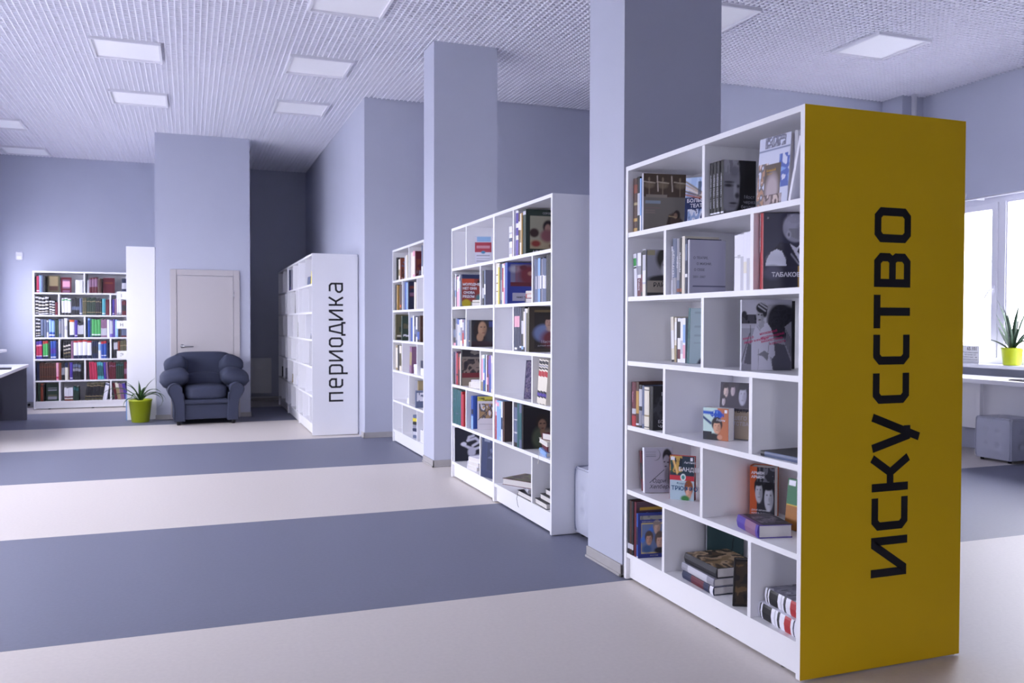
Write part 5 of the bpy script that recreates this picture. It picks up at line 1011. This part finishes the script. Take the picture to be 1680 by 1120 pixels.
erow(3, s3, [[(130, 216, 2, 'purple', .27, ((.15, .19, 'white'), (.2, .72, 'crimson'), (.72, .8, 'pink')), q), (228, 300, 2, 'lgreen', .27, ((.0, .15, 'navy'), (.15, .19, 'white'), (.85, 1, 'red')), q), (302, 332, 1, 'dgreen', .26, (), q), (334, 412, 2, 'blue', .27, ((.08, .12, 'white'), (.3, .6, 'purple')), q), (414, 440, 1, 'navy', .26, (), q)],
             [(484, 582, 3, 'dark', .26, ((.1, .14, 'olive'), (.3, .36, 'tan'), (.5, .56, 'cream'), (.7, .78, 'cream')), q), (586, 618, 1, 'mauve', .27, (), q), (620, 860, 4, 'white', .275, WR, q), (868, 946, 3, 'navy', .26, ((.3, .7, 'dark'),), q), (950, 986, 1, 'white', .25, ((.5, .9, 'lblue'),), q), (988, 1060, 2, 'blue', .265, ((.85, 1, 'red'), (.15, .19, 'white')), q), (1062, 1090, 1, 'navy', .24, (), q)],
             [(1158, 1212, 2, 'dark', .27, ((.5, .9, 'lgrey'),), q), (1214, 1242, 1, 'rust', .27, (), q), (1246, 1344, 4, 'olive', .27, ((.2, .24, 'tan'), (.7, .74, 'tan')), q)]])
erow(4, s3, [[(138, 172, 1, 'navy', .27, (), q), (176, 402, 7, 'brown', .262, ((.2, .22, 'rust'), (.75, .78, 'rust')), q), (404, 440, 1, 'pink', .265, ((.1, .2, 'crimson'),), q), (442, 474, 1, 'rust', .26, (), q), (478, 522, 2, 'dark', .262, ((.3, .7, 'grey'),), q), (526, 572, 1, 'cream', .265, ((.72, 1, 'navy'),), q), (574, 592, 1, 'brown', .26, (), q), (594, 632, 1, 'purple', .265, WT, q), (636, 750, 3, 'dark', .262, ((.5, .66, 'grey'), (.72, .9, 'slate')), q), (752, 790, 1, 'black', .26, (), q)],
             [(834, 938, 3, 'crimson', .265, (), dict(lean=-3)), (940, 1022, 3, 'lteal', .262, ((.2, .8, 'teal'),), dict(lean=-3)), (1028, 1056, 1, 'purple', .26, (), dict(lean=-3)), (1060, 1086, 1, 'mauve', .26, (), dict(lean=-3)), (1090, 1184, 4, 'maroon', .26, ((.75, .8, 'mauve'),), q), (1188, 1292, 4, 'dgreen', .26, ((.8, .86, 'teal'),), q), (1296, 1362, 3, 'maroon', .262, ((.3, .6, 'mauve'),), q)]])
erow(5, s3, [[(148, 186, 1, 'dgreen', .265, (), q), (188, 228, 1, 'rust', .265, ((.8, .9, 'brown'),), q), (230, 250, 1, 'black', .26, (), q), (254, 450, 1, 'dgreen', .262, ((.08, .24, 'grey'), (.3, .36, 'olive'), (.6, .64, 'grey'), (.72, .76, 'grey')), dict(desc='wide dark green lettered album facing out'))],
             [(494, 614, 4, 'white', .195, ((.0, .12, 'rust'), (.12, .18, 'cream'), (.22, .34, 'maroon')), q), (618, 694, 2, 'dgreen', .22, ((.7, .9, 'teal'),), q), (778, 1032, 5, 'olive', .265, ((.1, .9, 'dark'), (.2, .24, 'tan'), (.8, .84, 'tan')), dict(lean=7)), (1034, 1090, 2, 'white', .26, ((.85, .95, 'slate'),), dict(lean=10))],
             [(1168, 1204, 1, 'maroon', .25, (), dict(lean=-9)), (1206, 1250, 2, 'cream', .255, ((.0, .7, 'tan'),), dict(lean=-9)), (1252, 1300, 2, 'mauve', .245, (), dict(lean=-9)), (1302, 1345, 1, 'purple', .24, (), dict(lean=-9))]])
me = JOIN.mesh('narrow_book_spines', PRINT); colour_attr(me, JCOL)
tag(link('narrow_book_spines', me), 'crowded narrow old book spines filling the far-wall bookcase rows', 'books', None, 'stuff')
